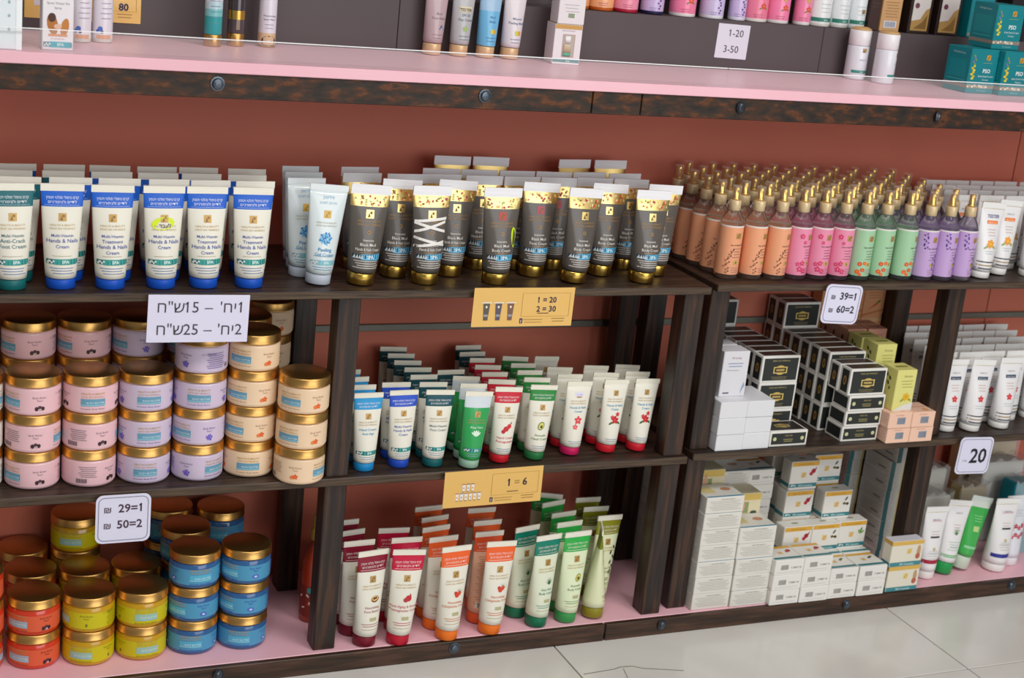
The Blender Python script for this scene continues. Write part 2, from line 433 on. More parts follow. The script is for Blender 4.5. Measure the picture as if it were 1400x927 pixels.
# black mud tubes with gold foil top
def mud(title, H=.174, scrib=False, sticker=False, em='gold_foil', name='m'):
    BK = C('#5b5550', .32, 0, .2)
    pr = emblem(0, H - .050, .0145, em, '#7b5a22') + brand(H - .064, .0050, '#b28a52') + [('e', 0, H - .081, .0036, .0036, '#a27940'), ('e', 0, H - .081, .0018, .0018, '#5b5550')]
    for k, t in enumerate(title): pr.append(('t', t, 0, H - .0965 - .0082 * k, .007 if k else .0055, '#e4dfd6', .005, .042))
    pr += lines(0, .0575, .026, 1, .003, .0009, '#b28a52')
    pr += [('r', -.0245, .0475, .0255, .0545, '#2b3a44'), ('r', -.011, .0455, .0245, .0555, '#5fb4dc'), ('t', 'SPA', .006, .0478, .0078, '#dff2fa', .02)]
    for k in range(4): pr.append(('p', [(-.024 + .004 * k, .0475), (-.021 + .004 * k, .0545), (-.0195 + .004 * k, .0475)], '#c8d6de'))
    pr += lines(0, .0425, .044, 4, .0039, .0016, '#c2bcb6')
    rnd = random.Random(name)
    for k in range(26): pr.append(('e', rnd.uniform(-.03, .03), H - .02 - rnd.uniform(0, .015), .0024, .0017, rnd.choice(['#c9573a', '#e6c27a', '#8c6a30', '#d98a6a', '#b7c07a', '#f2dfa8', '#b3465f']), rnd.uniform(0, 3)))
    if scrib:
        for a, b, c, d in ((-.031, H - .062, .028, H - .056), (-.031, H - .064, .026, H - .079), (-.03, H - .080, .026, H - .062), (-.03, H - .09, .025, H - .103), (-.029, H - .106, .024, H - .097)):
            w_ = .0024; pr.append(('r', a, min(b, d), a, min(b, d), '#e9e6e2')); nq = 8
            for q in range(nq):
                ua, ub = a + (c - a) * q / nq, a + (c - a) * (q + 1) / nq; va, vb = b + (d - b) * q / nq, b + (d - b) * (q + 1) / nq
                pr.append(('p', [(ua, va - w_), (ub, vb - w_), (ub, vb + w_), (ua, va + w_)], '#e9e6e2'))
    if sticker: pr.append(('e', .024, H - .088, .006, .019, '#c9e81c', .1))
    return tube('mud', 'tube', H, .0248, .0362, .021, BK, 'gold', C('#f2f2f6', .25, 0, .5), .0165, [(H - .0375, H - .016, MATS['gold_foil'])], pr, capmat='gold')
HN = ['Intensive', 'Black Mud', 'Hands & Nails Cream']; BC = ['Intensive', 'Black Mud', 'Body Cream']; FC = ['Intensive', 'Black Mud', 'Foot Cream']
P['mudH'] = mud(HN, name='a'); P['mudHs'] = mud(HN, scrib=True, name='b'); P['mudB'] = mud(BC, name='c'); P['mudBr'] = mud(BC, em='#b8433a', name='d', sticker=True); P['mudF'] = mud(FC, em='#b5485a', name='e'); P['mudTall'] = mud(FC, H=.186, name='f')
# small tubes of the middle bay
def mini(key, head, cap, title, txt, motif=None, body=IVORY, H=.144, spa=True, sticker=False, plain=False):
    pr = []
    if not plain: pr += [('t', HE1, 0, H - .0205, .0048, '#eef2f4', 0, .043), ('t', HE2, 0, H - .0262, .0048, '#eef2f4')]
    pr += emblem(0, H - .042 if not plain else H - .026, .0105, 'gold_print') + brand((H - .054) if not plain else (H - .039), .0040, '#b89a63')
    v = H - .068 if not plain else H - .052
    for k, t in enumerate(title): pr.append(('t', t, 0, v - .0072 * k, .0062, txt, .008))
    if motif == 'fruit': pr += [('e', .0, H - .078, .0055, .005, '#c7252f'), ('e', .006, H - .073, .0045, .0045, '#d8343a'), ('e', -.005, H - .083, .004, .0038, '#b81d2a'), ('p', [(.008, H - .069), (.010, H - .064), (.0112, H - .069)], '#a01822')]
    if motif == 'avocado': pr += [('e', 0, H - .077, .0062, .0085, '#5c7a2c', -.5), ('e', 0, H - .077, .0048, .0068, '#d8d36a', -.5), ('e', .0005, H - .0785, .0026, .003, '#5e4420')]
    if motif == 'lotus':
        for a in (-.9, -.45, 0, .45, .9): pr.append(('e', .0055 * math.sin(a), H - .082 + .0055 * math.cos(a), .0019, .006, '#d9f0dc', -a))
    if motif == 'rose': pr += flower(.002, H - .078, .009, '#c9222c', '#e5565a', 5, '#3e6b32') + flower(.007, H - .067, .005, '#d42f35', '#e5565a') + flower(-.004, H - .073, .005, '#cf2a31', '#e5565a')
    if motif == 'orchid': pr += flower(.001, H - .074, .009, '#e0474f', '#f3a0a0') + flower(-.004, H - .087, .006, '#e35a5c', '#f6b8a8')
    if spa: pr += spa_band(.032, .0385, .019)
    pr += lines(0, .0275, .028, 2, .0036, .001, '#7f93b0')
    if sticker: pr += [('r', -.0075, H - .0285, .0085, H - .0205, '#e4e0f4'), ('t', 'TESTER', .0005, H - .0265, .0038, '#7a5fc4')]
    return tube(key, 'tube', H, .0195, .0272, .0155, body, cap, '#eeead9', .0085, ([] if plain else [(H - .030, H - .008, head)]), pr, name='small_cream_tube')
P['m_sky'] = mini('sky', '#2a9ad6', '#1f8fd0', ['Hand Cream', 'Anti-Age'], '#4fa0c8')
P['m_blue'] = mini('blue', '#2c55c8', '#2450c4', ['Multi-Vitamin', 'Hands & Nails', 'Cream'], '#6b74b8')
P['m_teal'] = mini('teal', '#15505a', '#176468', ['Multi-Vitamin', 'Foot Cream'], '#6d8088')
P['m_aloe'] = mini('aloe', '#d3dde4', '#9fc4ae', ['Aloe Vera'], '#d9f0dc', 'lotus', C('#2fa356', .25, 0, .4))
P['m_red'] = mini('red', '#cf2438', '#d01f2c', ['', '', '', '', 'Hand Cream', 'Pomegranate'], '#d4606a', 'fruit', spa=False)
P['m_green'] = mini('green', '#2c8a3c', '#2a7a44', ['', '', '', '', 'Avocado', 'Hand Cream'], '#7a9a5c', 'avocado', spa=False)
P['m_rose'] = mini('rose', '#ffffff', '#d42030', ['Hands & Nails', 'Cream'], '#4f9cc4', 'rose', spa=False, plain=True)
P['m_orchid'] = mini('orchid', '#ffffff', '#cf2060', ['Hands & Nails', 'Cream'], '#4f9cc4', 'orchid', spa=False, plain=True, sticker=True)
# tubes of the bottom bay
def low(key, head, cap, title, txt, motif, body=IVORY, H=.186, back=False):
    pr = [('t', HE1, 0, H - .0255, .0062, '#f2e6e0', 0, .05), ('t', HE2, 0, H - .0325, .0062, '#f2e6e0'), ('r', -.025, H - .0365, .025, H - .0358, '#f2e6e0')]
    if back:
        pr += lines(0, H - .05, .042, 22, .0045, .0014, '#c98a6c') + [('r', -.018, .033, .018, .046, '#efe3d2')] + barcode(0, .034, .03, .011)
    else:
        pr += emblem(0, H - .054, .0125) + brand(H - .068)
        u = .006; v = H - .092
        if motif == 'passion': pr += [('e', u, v, .0085, .0062, '#6d3a2a', .2), ('e', u, v + .001, .0072, .0048, '#e3b25c', .2), ('e', u - .002, v + .0012, .0025, .002, '#43202a'), ('e', u + .002, v + .002, .002, .0018, '#43202a')]
        if motif == 'pomegranate': pr += [('e', u, v, .0062, .006, '#c7252f'), ('e', u - .005, v - .003, .005, .0045, '#b0393c'), ('p', [(u + .002, v + .005), (u + .003, v + .010), (u + .006, v + .004)], '#b01f2a')]
        if motif == 'seabuck':
            for q in range(7): pr.append(('p', [(u + .004, v), (u + .004 + .012 * math.cos(.2 + q * .33), v + .012 * math.sin(.2 + q * .33)), (u + .005, v + .0015)], '#4f6f4a'))
            pr += [('e', u - .002, v - .002, .005, .005, '#d8432e'), ('e', u + .003, v + .001, .0045, .0045, '#e0562e'), ('e', u - .005, v + .002, .0035, .0035, '#c93a2a')]
        if motif == 'aloe':
            for q in range(6): pr.append(('p', [(u - .0015, v - .006), (u + .011 * math.cos(.5 + q * .43), v - .006 + .015 * math.sin(.5 + q * .43)), (u + .0015, v - .006)], '#2d6b4a'))
        if motif == 'avocado': pr += [('e', u, v, .0062, .0085, '#6a7a2c', -.5), ('e', u, v, .005, .0072, '#d6cf58', -.5), ('e', u + .0005, v - .0015, .003, .0034, '#4f3a20')]
        if motif == 'olive':
            pr += [('p', [(.012, H - .06), (.016, H - .125), (.0135, H - .125)], '#3c4630')]
            for q in range(6): pr.append(('e', .014 + .004 * (-1) ** q, H - .066 - .01 * q, .0022, .0048, '#2d3526', .5 * (-1) ** q))
        for k, t in enumerate(title): pr.append(('t', t, .001, H - .110 - .0075 * k, .0066, txt, .008))
        pr += [('r', -.004, .052, .010, .0585, '#b9b489')] + lines(0, .0455, .036, 2, .0042, .0012, txt) + lines(0, .035, .034, 1, .004, .001, '#b7a98a')
    return tube(key, 'tube', H, .0222, .0315, .0205, body, cap, '#eeeadb', .0098, [(H - .0395, H - .0092, head)], pr)
P['l_maroon'] = low('a', '#8a1430', '#7a1228', ['Nourishing', 'Foot Butter'], '#b0707a', 'passion')
P['l_crimson'] = low('b', '#c8143e', '#c01030', ['Anti-Aging & Firming', 'Pomegranate Cream'], '#c8606c', 'pomegranate')
P['l_orange'] = low('c', '#f0642a', '#f0761c', ['Nourishing', 'Obliphicha Cream'], '#d88a64', 'seabuck')
P['l_orangeb'] = low('d', '#e8562a', '#e8602a', [], '#d88a64', None, '#e8b496', back=True)
P['l_dgreen'] = low('e', '#12806a', '#10704e', ['Aloe Vera', 'Body Cream'], '#5f9a8c', 'aloe', '#e2e8cf')
P['l_green'] = low('f', '#2fae4a', '#3a9a50', ['Avocado', 'Body Cream'], '#7fa06a', 'avocado', '#e2ecc8')
P['l_olive'] = low('g', '#8a8a1e', '#8f8420', ['Olive Oil', '& Honey'], '#8f9a5a', 'olive', '#e4e8c0')
# white tubes on the right
def white(key, band, title, motif, lower=(), capm='#eceae6', H=.158, r=.0225, w=.031, caph=.014, silver=True, name='white_cream_tube', tester=False, extra=()):
    pr = [('r', -.014, H - .044, .014, H - .037, band), ('t', title, 0, H - .0425, .0042, '#f4ece4')] if band else [('t', title, .002, H - .034, .009, '#c68a9a')]
    pr += [('t', 'HEALTH', 0, H - .031, .0052, '#8f8a9a')] if not tester else [('t', 'TESTER', .001, H - .0315, .0095, '#4a4f86', .02)]
    pr += lines(0, H - .056, .022, 3, .006, .001, '#c79a8a')
    if motif == 'red': pr += flower(0, H - .085, .0085, '#d8323a', '#f0807a')
    if motif == 'orange': pr += flower(0, H - .085, .0105, '#f0a23a', '#f6cf5a', 6, '#9ab06a')
    pr += lines(0, H - .101, .024, 2, .005, .001, '#a8b8b8')
    for z0, c in lower: pr.append(('r', -r * .97, z0, r * .97, z0 + .0022, c))
    pr += list(extra)
    WB = C('#eae9ea', .3, 0, .25)
    return tube(key, 'tube', H, r, w, caph, WB, capm, C('#eeeeec', .25, 0, .4), .012, [(H - .0135, H - .011, MATS['gold_foil'])], pr, name=name)
LW = ((.034, '#2a2624'), (.0268, '#a3834a'), (.020, '#2a2624'))
P['w_orange'] = white('wo', '#f08236', 'Hand Cream', 'orange', LW)
P['w_tester'] = white('wt', '#f08236', 'Hand Cream', 'orange', LW, tester=True)
P['w_fruit'] = white('wf', '#2f4a66', 'Body Cream', 'red', LW)
def blk_print(H):
    return [('r', -.012, H - .07, .012, H - .066, '#3a3634'), ('e', 0, H - .095, .004, .004, '#c8b58a')] + lines(0, H - .105, .03, 3, .006, .001, '#b0aca4')
P['w_red'] = white('wr', None, 'Aroma', None, [(.037 + .0022 * k, '#a81e3c') for k in range(4)], H=.165, r=.0235, w=.031, caph=.018, extra=blk_print(.165))
P['w_blue'] = white('wb', None, 'Lavender', None, [(.035 + .0022 * k, '#2e3390') for k in range(4)], H=.17, r=.027, w=.034, caph=.018, extra=blk_print(.17))
gp = []
for q in range(6): gp.append(('p', [(-.0015, .092), (.013 * math.cos(.45 + q * .45), .092 + .018 * math.sin(.45 + q * .45)), (.0015, .092)], '#4a8a50'))
P['w_green'] = white('wg', None, '', None, [(.040 + .004 * k, '#4fae5a') for k in range(2)], capm='#1f9a4c', H=.17, r=.024, w=.033, caph=.027, extra=gp + lines(0, .075, .03, 4, .006, .001, '#8fc49a'))
P['gel_green'] = tube('gel', 'tube', .17, .024, .031, .03, C('#3fae50', .2, 0, .5), '#c9d6c4', '#cfd8d2', .011, [(.145, .17, C('#d6ddd6', .2, 0, .5))], [('r', -.008, .09, .008, .102, '#b9d48a'), ('r', -.018, .05, .018, .056, '#8fcf9a')] + lines(0, .125, .026, 3, .006, .001, '#a6dca6'), name='gel_tube')
pf = []
for k in range(8): pf += flower(-.014 + .0095 * (k % 4), .07 + .02 * (k // 4) + .005 * (k % 2), .0062, ('#c83a52', '#b82c48')[k % 2], '#f0b0b0')
P['clear_pink'] = tube('cp', 'tube', .165, .025, .032, .02, C('#dfe3ea', .2, 0, .5), '#e8e6ea', '#e2e4e8', .011, [], pf + lines(0, .13, .03, 3, .006, .001, '#b9b4c4'), name='gel_tube')

# jars
JR, JH = .0449, .0648
def jar(key, body, label, motif, clear=False, text='#8a7a84', patch='#6b9fba'):
    lo, hi = .004, .0435
    m = MB(); bm_ = C(body, .22 if clear else .35, 0, .5)
    prof = [(JR * .86, 0), (JR * .95, .0012), (JR * .985, .0045), (JR * .985, .0445), (JR * .95, .0465), (JR * .9, .0475), (JR * .9, .05)]
    m.lathe(prof, bm_, 40)
    me_b = m.mesh('jar_body')
    m = MB(); rr = JR * .985 + .0004
    z0, z1 = (.008, .0375) if clear else (.0055, .0438)
    m.lathe([(rr, z0), (rr, z1)], C(label, .4), 40)
    m.f = m.f[:-2]; m.m = m.m[:-2]; m.sm = m.sm[:-2]
    def warp(u, v, e): a = u / rr; return ((rr + .0004 + e) * math.sin(a), -(rr + .0004 + e) * math.cos(a), v)
    pr = [('t', 'HEALTH & BEAUTY', 0, .0345, .0046, BRAND, .01), ('t', 'DEAD SEA MINERALS', 0, .0295, .004, BRAND), ('r', -.020, .0145, .020, .0272, patch), ('r', -.020, .0155, .020, .0172, '#8ec8d6'), ('t', 'BODY BUTTER', .004, .0188, .0045, '#d8eef2'), ('t', 'Aromatic Body Butter', 0, .0085, .0045, text)]
    for u0 in (.052, -.052):
        pr += [('t', 'Body Butter', u0, .0305, .0046, text), ('t', 'Pearl', u0, .0255, .0044, text)]
        if motif == 'berry': pr += [('e', u0 - .005, .013, .003, .0038, '#3c2430'), ('e', u0, .0155, .0032, .003, '#57303a'), ('e', u0 + .005, .0135, .003, .0036, '#33202a'), ('e', u0 + .001, .0115, .002, .002, '#c9b0a8')]
        if motif == 'lavender':
            for k in range(12): pr.append(('e', u0 + .006 * math.cos(k * 2.4) * math.sqrt(k / 12), .0155 + .005 * math.sin(k * 2.4) * math.sqrt(k / 12), .0017, .0017, ('#6a5ac0', '#8573d0')[k % 2]))
        if motif == 'orange': pr += flower(u0, .0155, .0055, '#e8622c', '#f08a3c') + flower(u0 - .006, .014, .004, '#ef7a3a', '#f0a060')
        if motif == 'citrus': pr += [('e', u0, .015, .002, .003, '#7a7a20')]
        if motif == 'oval': pr += [('e', u0, .016, .0065, .004, '#5a6ad0'), ('e', u0, .016, .003, .0018, '#bfe0f0')]
    pr += lines(-.093, .036, .03, 6, .0034, .001, text) + barcode(-.103, .0085, .018, .0075) + lines(.105, .036, .034, 8, .0036, .001, text) + barcode(.128, .010, .007, .007)
    pr += [('t', 'אב ףוג תאמח', .092, .0335, .0045, text)]
    m.decal(pr, warp)
    me_l = m.mesh('label')
    m = MB(); g = MATS['satin_gold']
    m.lathe([(JR * .93, .0482), (JR * 1.0, .0485), (JR * 1.012, .0492), (JR * 1.012, .0502), (JR * .998, .0507), (JR * .998, JH - .0026), (JR * .985, JH - .0008), (JR * .955, JH), (0.0002, JH)], g, 40)
    me_c = m.mesh('lid')
    return ('cosmetic_jar', 'jar', [('jar_body', me_b), ('label', me_l), ('lid', me_c)])
P['j_pink'] = jar('p', '#efc6cc', '#efc3ca', 'berry')
P['j_lilac'] = jar('l', '#d6c6dc', '#d4c4dc', 'lavender', text='#7a6aa8')
P['j_peach'] = jar('o', '#f0d2b0', '#f2d4b2', 'orange', text='#b09078')
P['j_white'] = jar('w', '#e6e0d4', '#e8e4da', 'citrus')
P['j_red'] = jar('r', '#d23a1e', '#e2603c', 'berry', True, '#8f3a20', '#a8b4c0')
P['j_yellow'] = jar('y', '#c89a10', '#cfc312', 'citrus', True, '#8f8416', '#9fc4b4')
P['j_blue'] = jar('b', '#2f5f96', '#4f9cc4', 'oval', True, '#3f5fc0', '#56b4d4')

# mist bottles
def mist(key, col, liquid, motif):
    r = .0232
    m = MB()
    gl = mat('mist_glass_' + key, liquid, .05, 0, .92, ior=1.25)
    m.lathe([(r * .9, 0), (r, .002), (r, .1045), (r * .97, .109), (r * .80, .121), (r * .54, .131), (r * .44, .135), (r * .44, .139)], gl, 28)
    me_b = m.mesh('bottle')
    m = MB(); rr = r + .0004
    m.lathe([(rr, .0095), (rr, .1025), (rr, .1055)], None, 28, mats=[C(col, .35, 0, .2), C('#e6e0dc', .35)])
    m.f = m.f[:-2]; m.m = m.m[:-2]; m.sm = m.sm[:-2]
    def warp(u, v, e): a = u / rr; return ((rr + .0003 + e) * math.sin(a), -(rr + .0003 + e) * math.cos(a), v)
    pr = emblem(.008, .086, .011) + [('t', 'Hair & Body Mist', .008, .0665, .0042, '#5c4a50', .01)] + lines(.009, .060, .02, 4, .0055, .001, '#6d5a5a') + [('r', .004, .030, .014, .037, '#c9b060'), ('r', .0075, .031, .0105, .036, '#3c3430')] + lines(.009, .022, .02, 3, .004, .001, '#a87f86')
    rnd = random.Random(key)
    if motif == 'twig':
        for k in range(8):
            u, v = -.016 + .012 * rnd.random() + .0012 * k, .012 + .006 * k
            pr += [('p', [(u - .004, v - .004), (u + .003, v + .006), (u + .0015, v + .006)], '#4a2c22'), ('e', u + .002, v + .005, .0016, .0012, '#5a3020'), ('e', u - .003, v + .002, .0013, .001, '#7a3a28')]
    if motif == 'cherry':
        for u, v, s in ((-.008, .022, .007), (.001, .018, .006), (-.013, .032, .005), (-.004, .034, .006), (-.011, .088, .006), (-.004, .076, .004)): pr += flower(u, v, s, '#d83a6c', '#f2a0b8')
    if motif == 'poppy':
        for u, v, s in ((-.010, .034, .0048), (-.003, .022, .0045), (-.013, .018, .005), (.0, .036, .004), (-.007, .013, .0036)): pr += [('e', u, v, s, s * .9, ('#e8622a', '#d8502c')[int(s * 1e4) % 2]), ('e', u, v, s * .3, s * .3, '#f0a040')]
    if motif == 'lavender':
        for k in range(22): pr.append(('e', -.012 + .0045 * math.sin(k * 1.9) + (.026 if k > 10 else 0), (.068 + .003 * k) if k < 11 else (.022 + .0032 * (k - 11)), .0021, .0016, ('#5a3a96', '#6f4aa8', '#46307e')[k % 3], k))
    m.decal(pr, warp)
    me_l = m.mesh('label')
    m = MB(); m.lathe([(.0114, .133), (.0120, .1335), (.0120, .1515), (.0114, .1525), (.0085, .153)], C('#dcc49a', .35, .25, 0), 20); me_c = m.mesh('collar')
    m = MB(); m.lathe([(.0082, .1530), (.0082, .1565), (.0066, .1572), (.0066, .1765), (.0060, .1775), (.0001, .1777)], 'gold', 18); m.box(-.0015, .0015, -.0072, -.005, .169, .1724, '#8a6a2a'); me_s = m.mesh('spray_head')
    m = MB(); m.lathe([(.0092, .1532), (.0092, .1800), (.0086, .1810), (.0001, .1812)], 'clear_overcap', 18); me_o = m.mesh('clear_overcap')
    return ('mist_bottle', 'bottle', [('bottle', me_b), ('label', me_l), ('collar', me_c), ('spray_head', me_s), ('clear_overcap', me_o)])
P['mi_orange'] = mist('o', '#eda57c', '#efdccb', 'twig')
P['mi_pink'] = mist('p', '#ea8fae', '#e6c2cf', 'cherry')
P['mi_green'] = mist('g', '#a3cda6', '#d3e0d7', 'poppy')
P['mi_purple'] = mist('u', '#c2a2d4', '#d6ccdf', 'lavender')

# cartons
def carton(name, w, d, h, body, faces=None, front=(), left=(), top=(), bev=.0011, cat='box', right=()):
    m = MB(); m.box(-w / 2, w / 2, 0, d, 0, h, C(body, .4) if isinstance(body, str) and body not in MATS else body, bev, {k: C(v, .4) for k, v in (faces or {}).items()})
    e = .0003
    m.decal(front, lambda u, v, q: (u, -e - q, v))
    m.decal(left, lambda u, v, q: (-w / 2 - e - q, d / 2 - u, v))
    m.decal(right, lambda u, v, q: (w / 2 + e + q, d / 2 + u, v))
    m.decal(top, lambda u, v, q: (u, d / 2 + v, h + e + q))
    return (name, cat, m.mesh(name))
def put(proto, loc, label, group=None, rz=0.0):
    o = link(proto[0], proto[2], None, (loc[0], loc[1], loc[2] + .0003), (0, 0, rz)); return tag(o, label, proto[1], group)
BW, BD, BHh = .091, .0335, .0575
def plaque(u, v, s): return [('r', u - s, v - s * .42, u + s, v + s * .42, '#d8c070'), ('e', u, v, s * .8, s * .62, '#cdb060'), ('r', u - s * .85, v - s * .3, u + s * .85, v + s * .3, '#3a3020'), ('r', u - s * .6, v - s * .12, u + s * .6, v + s * .12, '#b8a05a')]
def panel(u0, v0, u1, v1, c='#252a28'): return [('r', u0, v0, u1, v1, c)]
WHT = '#e2e0da'
P['bk_stand'] = carton('black_gift_box', BW, BD, BHh, WHT, None,
    panel(-.041, .005, .041, .0525) + [('t', 'DEAD SEA MINERALS', 0, .0455, .0045, '#b8a468')] + plaque(0, .027, .0165) + lines(0, .0115, .04, 2, .0035, .001, '#8f8458'),
    panel(-.0115, .005, .0115, .0525) + [('e', 0, .029, .005, .010, '#a8803a'), ('e', 0, .029, .0028, .006, '#5a3a20')], panel(-.041, -.0125, .041, .0125, '#3a2a26') + [('r', -.018, -.003, .018, .003, '#5a4238')])
P['bk_flat'] = carton('black_gift_box', BW, BHh, BD, WHT, None,
    panel(-.041, .005, .041, .0285) + [('t', 'DEAD SEA', 0, .0215, .004, '#b8a468')] + lines(0, .014, .024, 2, .004, .0016, '#9a8f58') + [('e', -.033, .0165, .0042, .0042, '#c8c89a'), ('e', .033, .0165, .0042, .0042, '#c8c89a')],
    panel(-.0235, .005, .0235, .0285), panel(-.041, -.0235, .041, .0235, '#2a2624') + plaque(0, 0, .0165))
P['wh_flat'] = carton('white_carton', .063, .09, .0342, '#dfe0e4', None, lines(0, .028, .0, 1, .004, .001, '#c8cad0'))
P['wh_tall'] = carton('white_carton', .06, .04, .094, '#dddce2', None, [('t', 'Aroma', 0, .078, .008, '#a88aa0')] + lines(0, .068, .036, 2, .006, .0016, '#7f93b4') + lines(-.005, .054, .03, 1, .006, .0012, '#a0a0a8') + [('p', [(.018, .006), (.027, .022), (.024, .030), (.020, .018)], '#8fa4c0'), ('r', -.022, .006, -.008, .009, '#6a6a72')], [('r', -.004, .02, .004, .07, '#b4b8c8')])
P['peach'] = carton('peach_carton', .059, .06, .0335, '#eec4ac', None, [('r', -.008, .0085, .013, .0235, '#9fa6b0')] + barcode(.0025, .0095, .018, .013, '#6a7280') + [('t', 'HAND CREAM', -.003, .0275, .0032, '#c08a74')], lines(0, .028, .045, 4, .006, .001, '#c89a84'), [('r', -.024, .0, .024, .004, '#d89a7c')] + flower(.012, -.015, .008, '#e89a5a', '#f2c07a'))
P['yellow'] = carton('yellow_carton', .05, .048, .089, '#dcd884', None, [('t', 'Aroma', .004, .073, .0075, '#8a8a4a')] + lines(.004, .064, .03, 3, .0065, .0012, '#9a984a') + flower(.006, .03, .010, '#e0b020', '#c88a1a', 6, '#8a9a3a') + [('p', [(-.025, .0), (.025, .0), (.025, .018), (.0, .012)], '#dcdcd6')], [('e', -.008, .072, .003, .005, '#4a4a30', .5), ('e', .002, .066, .003, .005, '#4a4a30', .5), ('e', -.002, .055, .003, .005, '#4a4a30', .5), ('e', .004, .045, .0025, .004, '#5a5a30')], [('r', -.014, -.004, .016, .004, '#8a8438')])
P['orange_tall'] = carton('orange_carton', .056, .036, .086, '#dc9c6c', None, [('t', 'Carrot', 0, .076, .007, '#9a5a34')] + lines(0, .068, .036, 3, .006, .0012, '#a8683c') + [('p', [(-.014, .028), (.008, .046), (.012, .041)], '#d8562a'), ('e', .013, .047, .006, .003, '#6a7a34', .7), ('p', [(-.028, .018), (.028, .03), (.028, .026), (-.028, .013)], '#c87a48'), ('r', -.028, .0, .028, .009, '#e0b080')])
P['salmon'] = carton('salmon_carton', .05, .034, .089, '#d49a84', None, lines(0, .075, .034, 3, .007, .0012, '#a06a58'), [('e', 0, .068, .004, .006, '#5a342c'), ('e', .002, .056, .003, .005, '#5a342c')], [('r', -.016, -.004, .016, .004, '#b87a68')])
FW, FD, FH = .0715, .034, .0655
def fruit(motif):
    o = [('r', -FW / 2 + .002, FH - .011, FW / 2 - .002, FH - .0015, '#d8a63c'), ('t', 'DEAD SEA MINERALS', 0, FH - .0085, .0042, '#8a5c14')] + emblem(-.002, .034, .012, '#e0c084', '#c8a050')
    o += [('r', -FW / 2 + .001, .006, FW / 2 - .001, .0145, '#2f7d84'), ('t', 'SPA Cosmetics', .006, .0078, .0058, '#d8ecec', .01), ('e', -.028, .0105, .004, .002, '#d4dedc', .4), ('e', -.021, .0100, .003, .0018, '#c4d0ce', -.3)]
    if motif == 'pom': o += [('e', .022, .042, .0055, .0055, '#a01c2c'), ('e', .017, .036, .0045, .0045, '#b8283a'), ('p', [(.025, .046), (.030, .053), (.028, .044)], '#8a1826')]
    if motif == 'olive': o += [('e', .022, .046, .002, .0055, '#2c2f22', -.6), ('e', .018, .035, .004, .003, '#6a5a20'), ('e', .026, .034, .0042, .0032, '#4a4020')]
    if motif == 'aloe': o += [('e', .022, .042, .0025, .008, '#5f8a3c', -.4), ('e', .018, .039, .0022, .006, '#7fa650', .5), ('e', .026, .038, .002, .006, '#6f9a44', -1)]
    return o
SIDE = lines(0, .058, .026, 13, .0042, .0008, '#a8a49c')
for k_, mo in (('pom', 'pom'), ('olv', 'olive'), ('alo', 'aloe')):
    P['fr_' + k_] = carton('spa_carton', FW, FD, FH, '#e4e1da', None, fruit(mo), SIDE + [('r', -.016, .006, .016, .0145, '#2f7d84')], [('r', -.03, -.0155, .03, -.0145, '#c8c4ba'), ('e', 0, 0, .009, .004, '#9a9a7a')])
    P['ff_' + k_] = carton('spa_carton', FW, FH, FD, '#e6e4de', None, barcode(-.012, .012, .018, .011, '#8f8a88') + [('t', '7 29001 18', .016, .014, .0055, '#6a6662')] + lines(0, .006, .06, 1, .003, .0006, '#c4c0ba'), [('r', -.03, .002, .03, .004, '#d4d0c8')],
        [('r', -FW / 2 + .001, -FH / 2 + .006, FW / 2 - .001, -FH / 2 + .0145, '#2f7d84'), ('r', -FW / 2 + .002, FH / 2 - .011, FW / 2 - .002, FH / 2 - .0015, '#d8a63c')] + emblem(-.004, .002, .011, '#e0c084', '#c8a050') + ([('e', .02, .01, .006, .0055, '#a01c2c'), ('e', .014, .005, .004, .004, '#b8503a')] if mo == 'pom' else [('e', .02, .012, .0055, .0032, '#6f7a2c', .4), ('e', .014, .007, .004, .003, '#4a4020')]))
# long text-covered cartons seen end on
LWD, LDP, LHT = .0885, .067, .0353
def textbox(w, d, h, nm='text_carton'):
    return carton(nm, w, d, h, '#dfdcd4', None, [('t', 'DEAD SEA MINERALS', .006, h - .0065, .0036, '#8a8680')] + lines(0, h - .010, w * .86, 6, .0036, .0008, '#a9a59d'),
        [('r', -d / 2 + .001, .0, -d / 2 + .018, h, '#2f6f78'), ('r', -d / 2 + .004, .006, -d / 2 + .014, h - .012, '#7f9aa0')] + lines(.008, h - .006, d * .55, 6, .0046, .0008, '#b0aca4'), [('r', -w / 2 + .002, -d / 2 + .001, w / 2 - .002, -d / 2 + .006, '#3f8fae'), ('r', -w / 2 + .004, -.01, -.01, .02, '#d8c88a'), ('e', .02, .005, .012, .008, '#c08a6a')])
P['txt'] = textbox(LWD, LDP, LHT)
P['txtlong'] = carton('text_carton', .04, .094, .0353, '#dcd9d2', None, [('r', -.02, .0, -.008, .0353, '#4a7f84'), ('r', .013, .0, .02, .0353, '#d6c88e')] + lines(.004, .030, .013, 7, .004, .0008, '#b4b0a8'), lines(0, .031, .086, 7, .0042, .0009, '#a9a59d') + [('r', .004, .012, .03, .016, '#8f8b86')], [])
P['lady'] = carton('spa_carton', .084, .05, .055, '#dcd2ae', None, [('r', -.04, .04, .04, .054, '#d0b25c'), ('r', -.04, .012, .012, .036, '#8f9a6a'), ('e', -.004, .026, .007, .014, '#d0a484'), ('e', -.004, .043, .004, .005, '#c89a7a'), ('e', .026, .012, .008, .004, '#4a5a4a'), ('r', -.04, .001, .0, .008, '#7f935c')], lines(0, .05, .04, 9, .005, .001, '#b4ac94'))
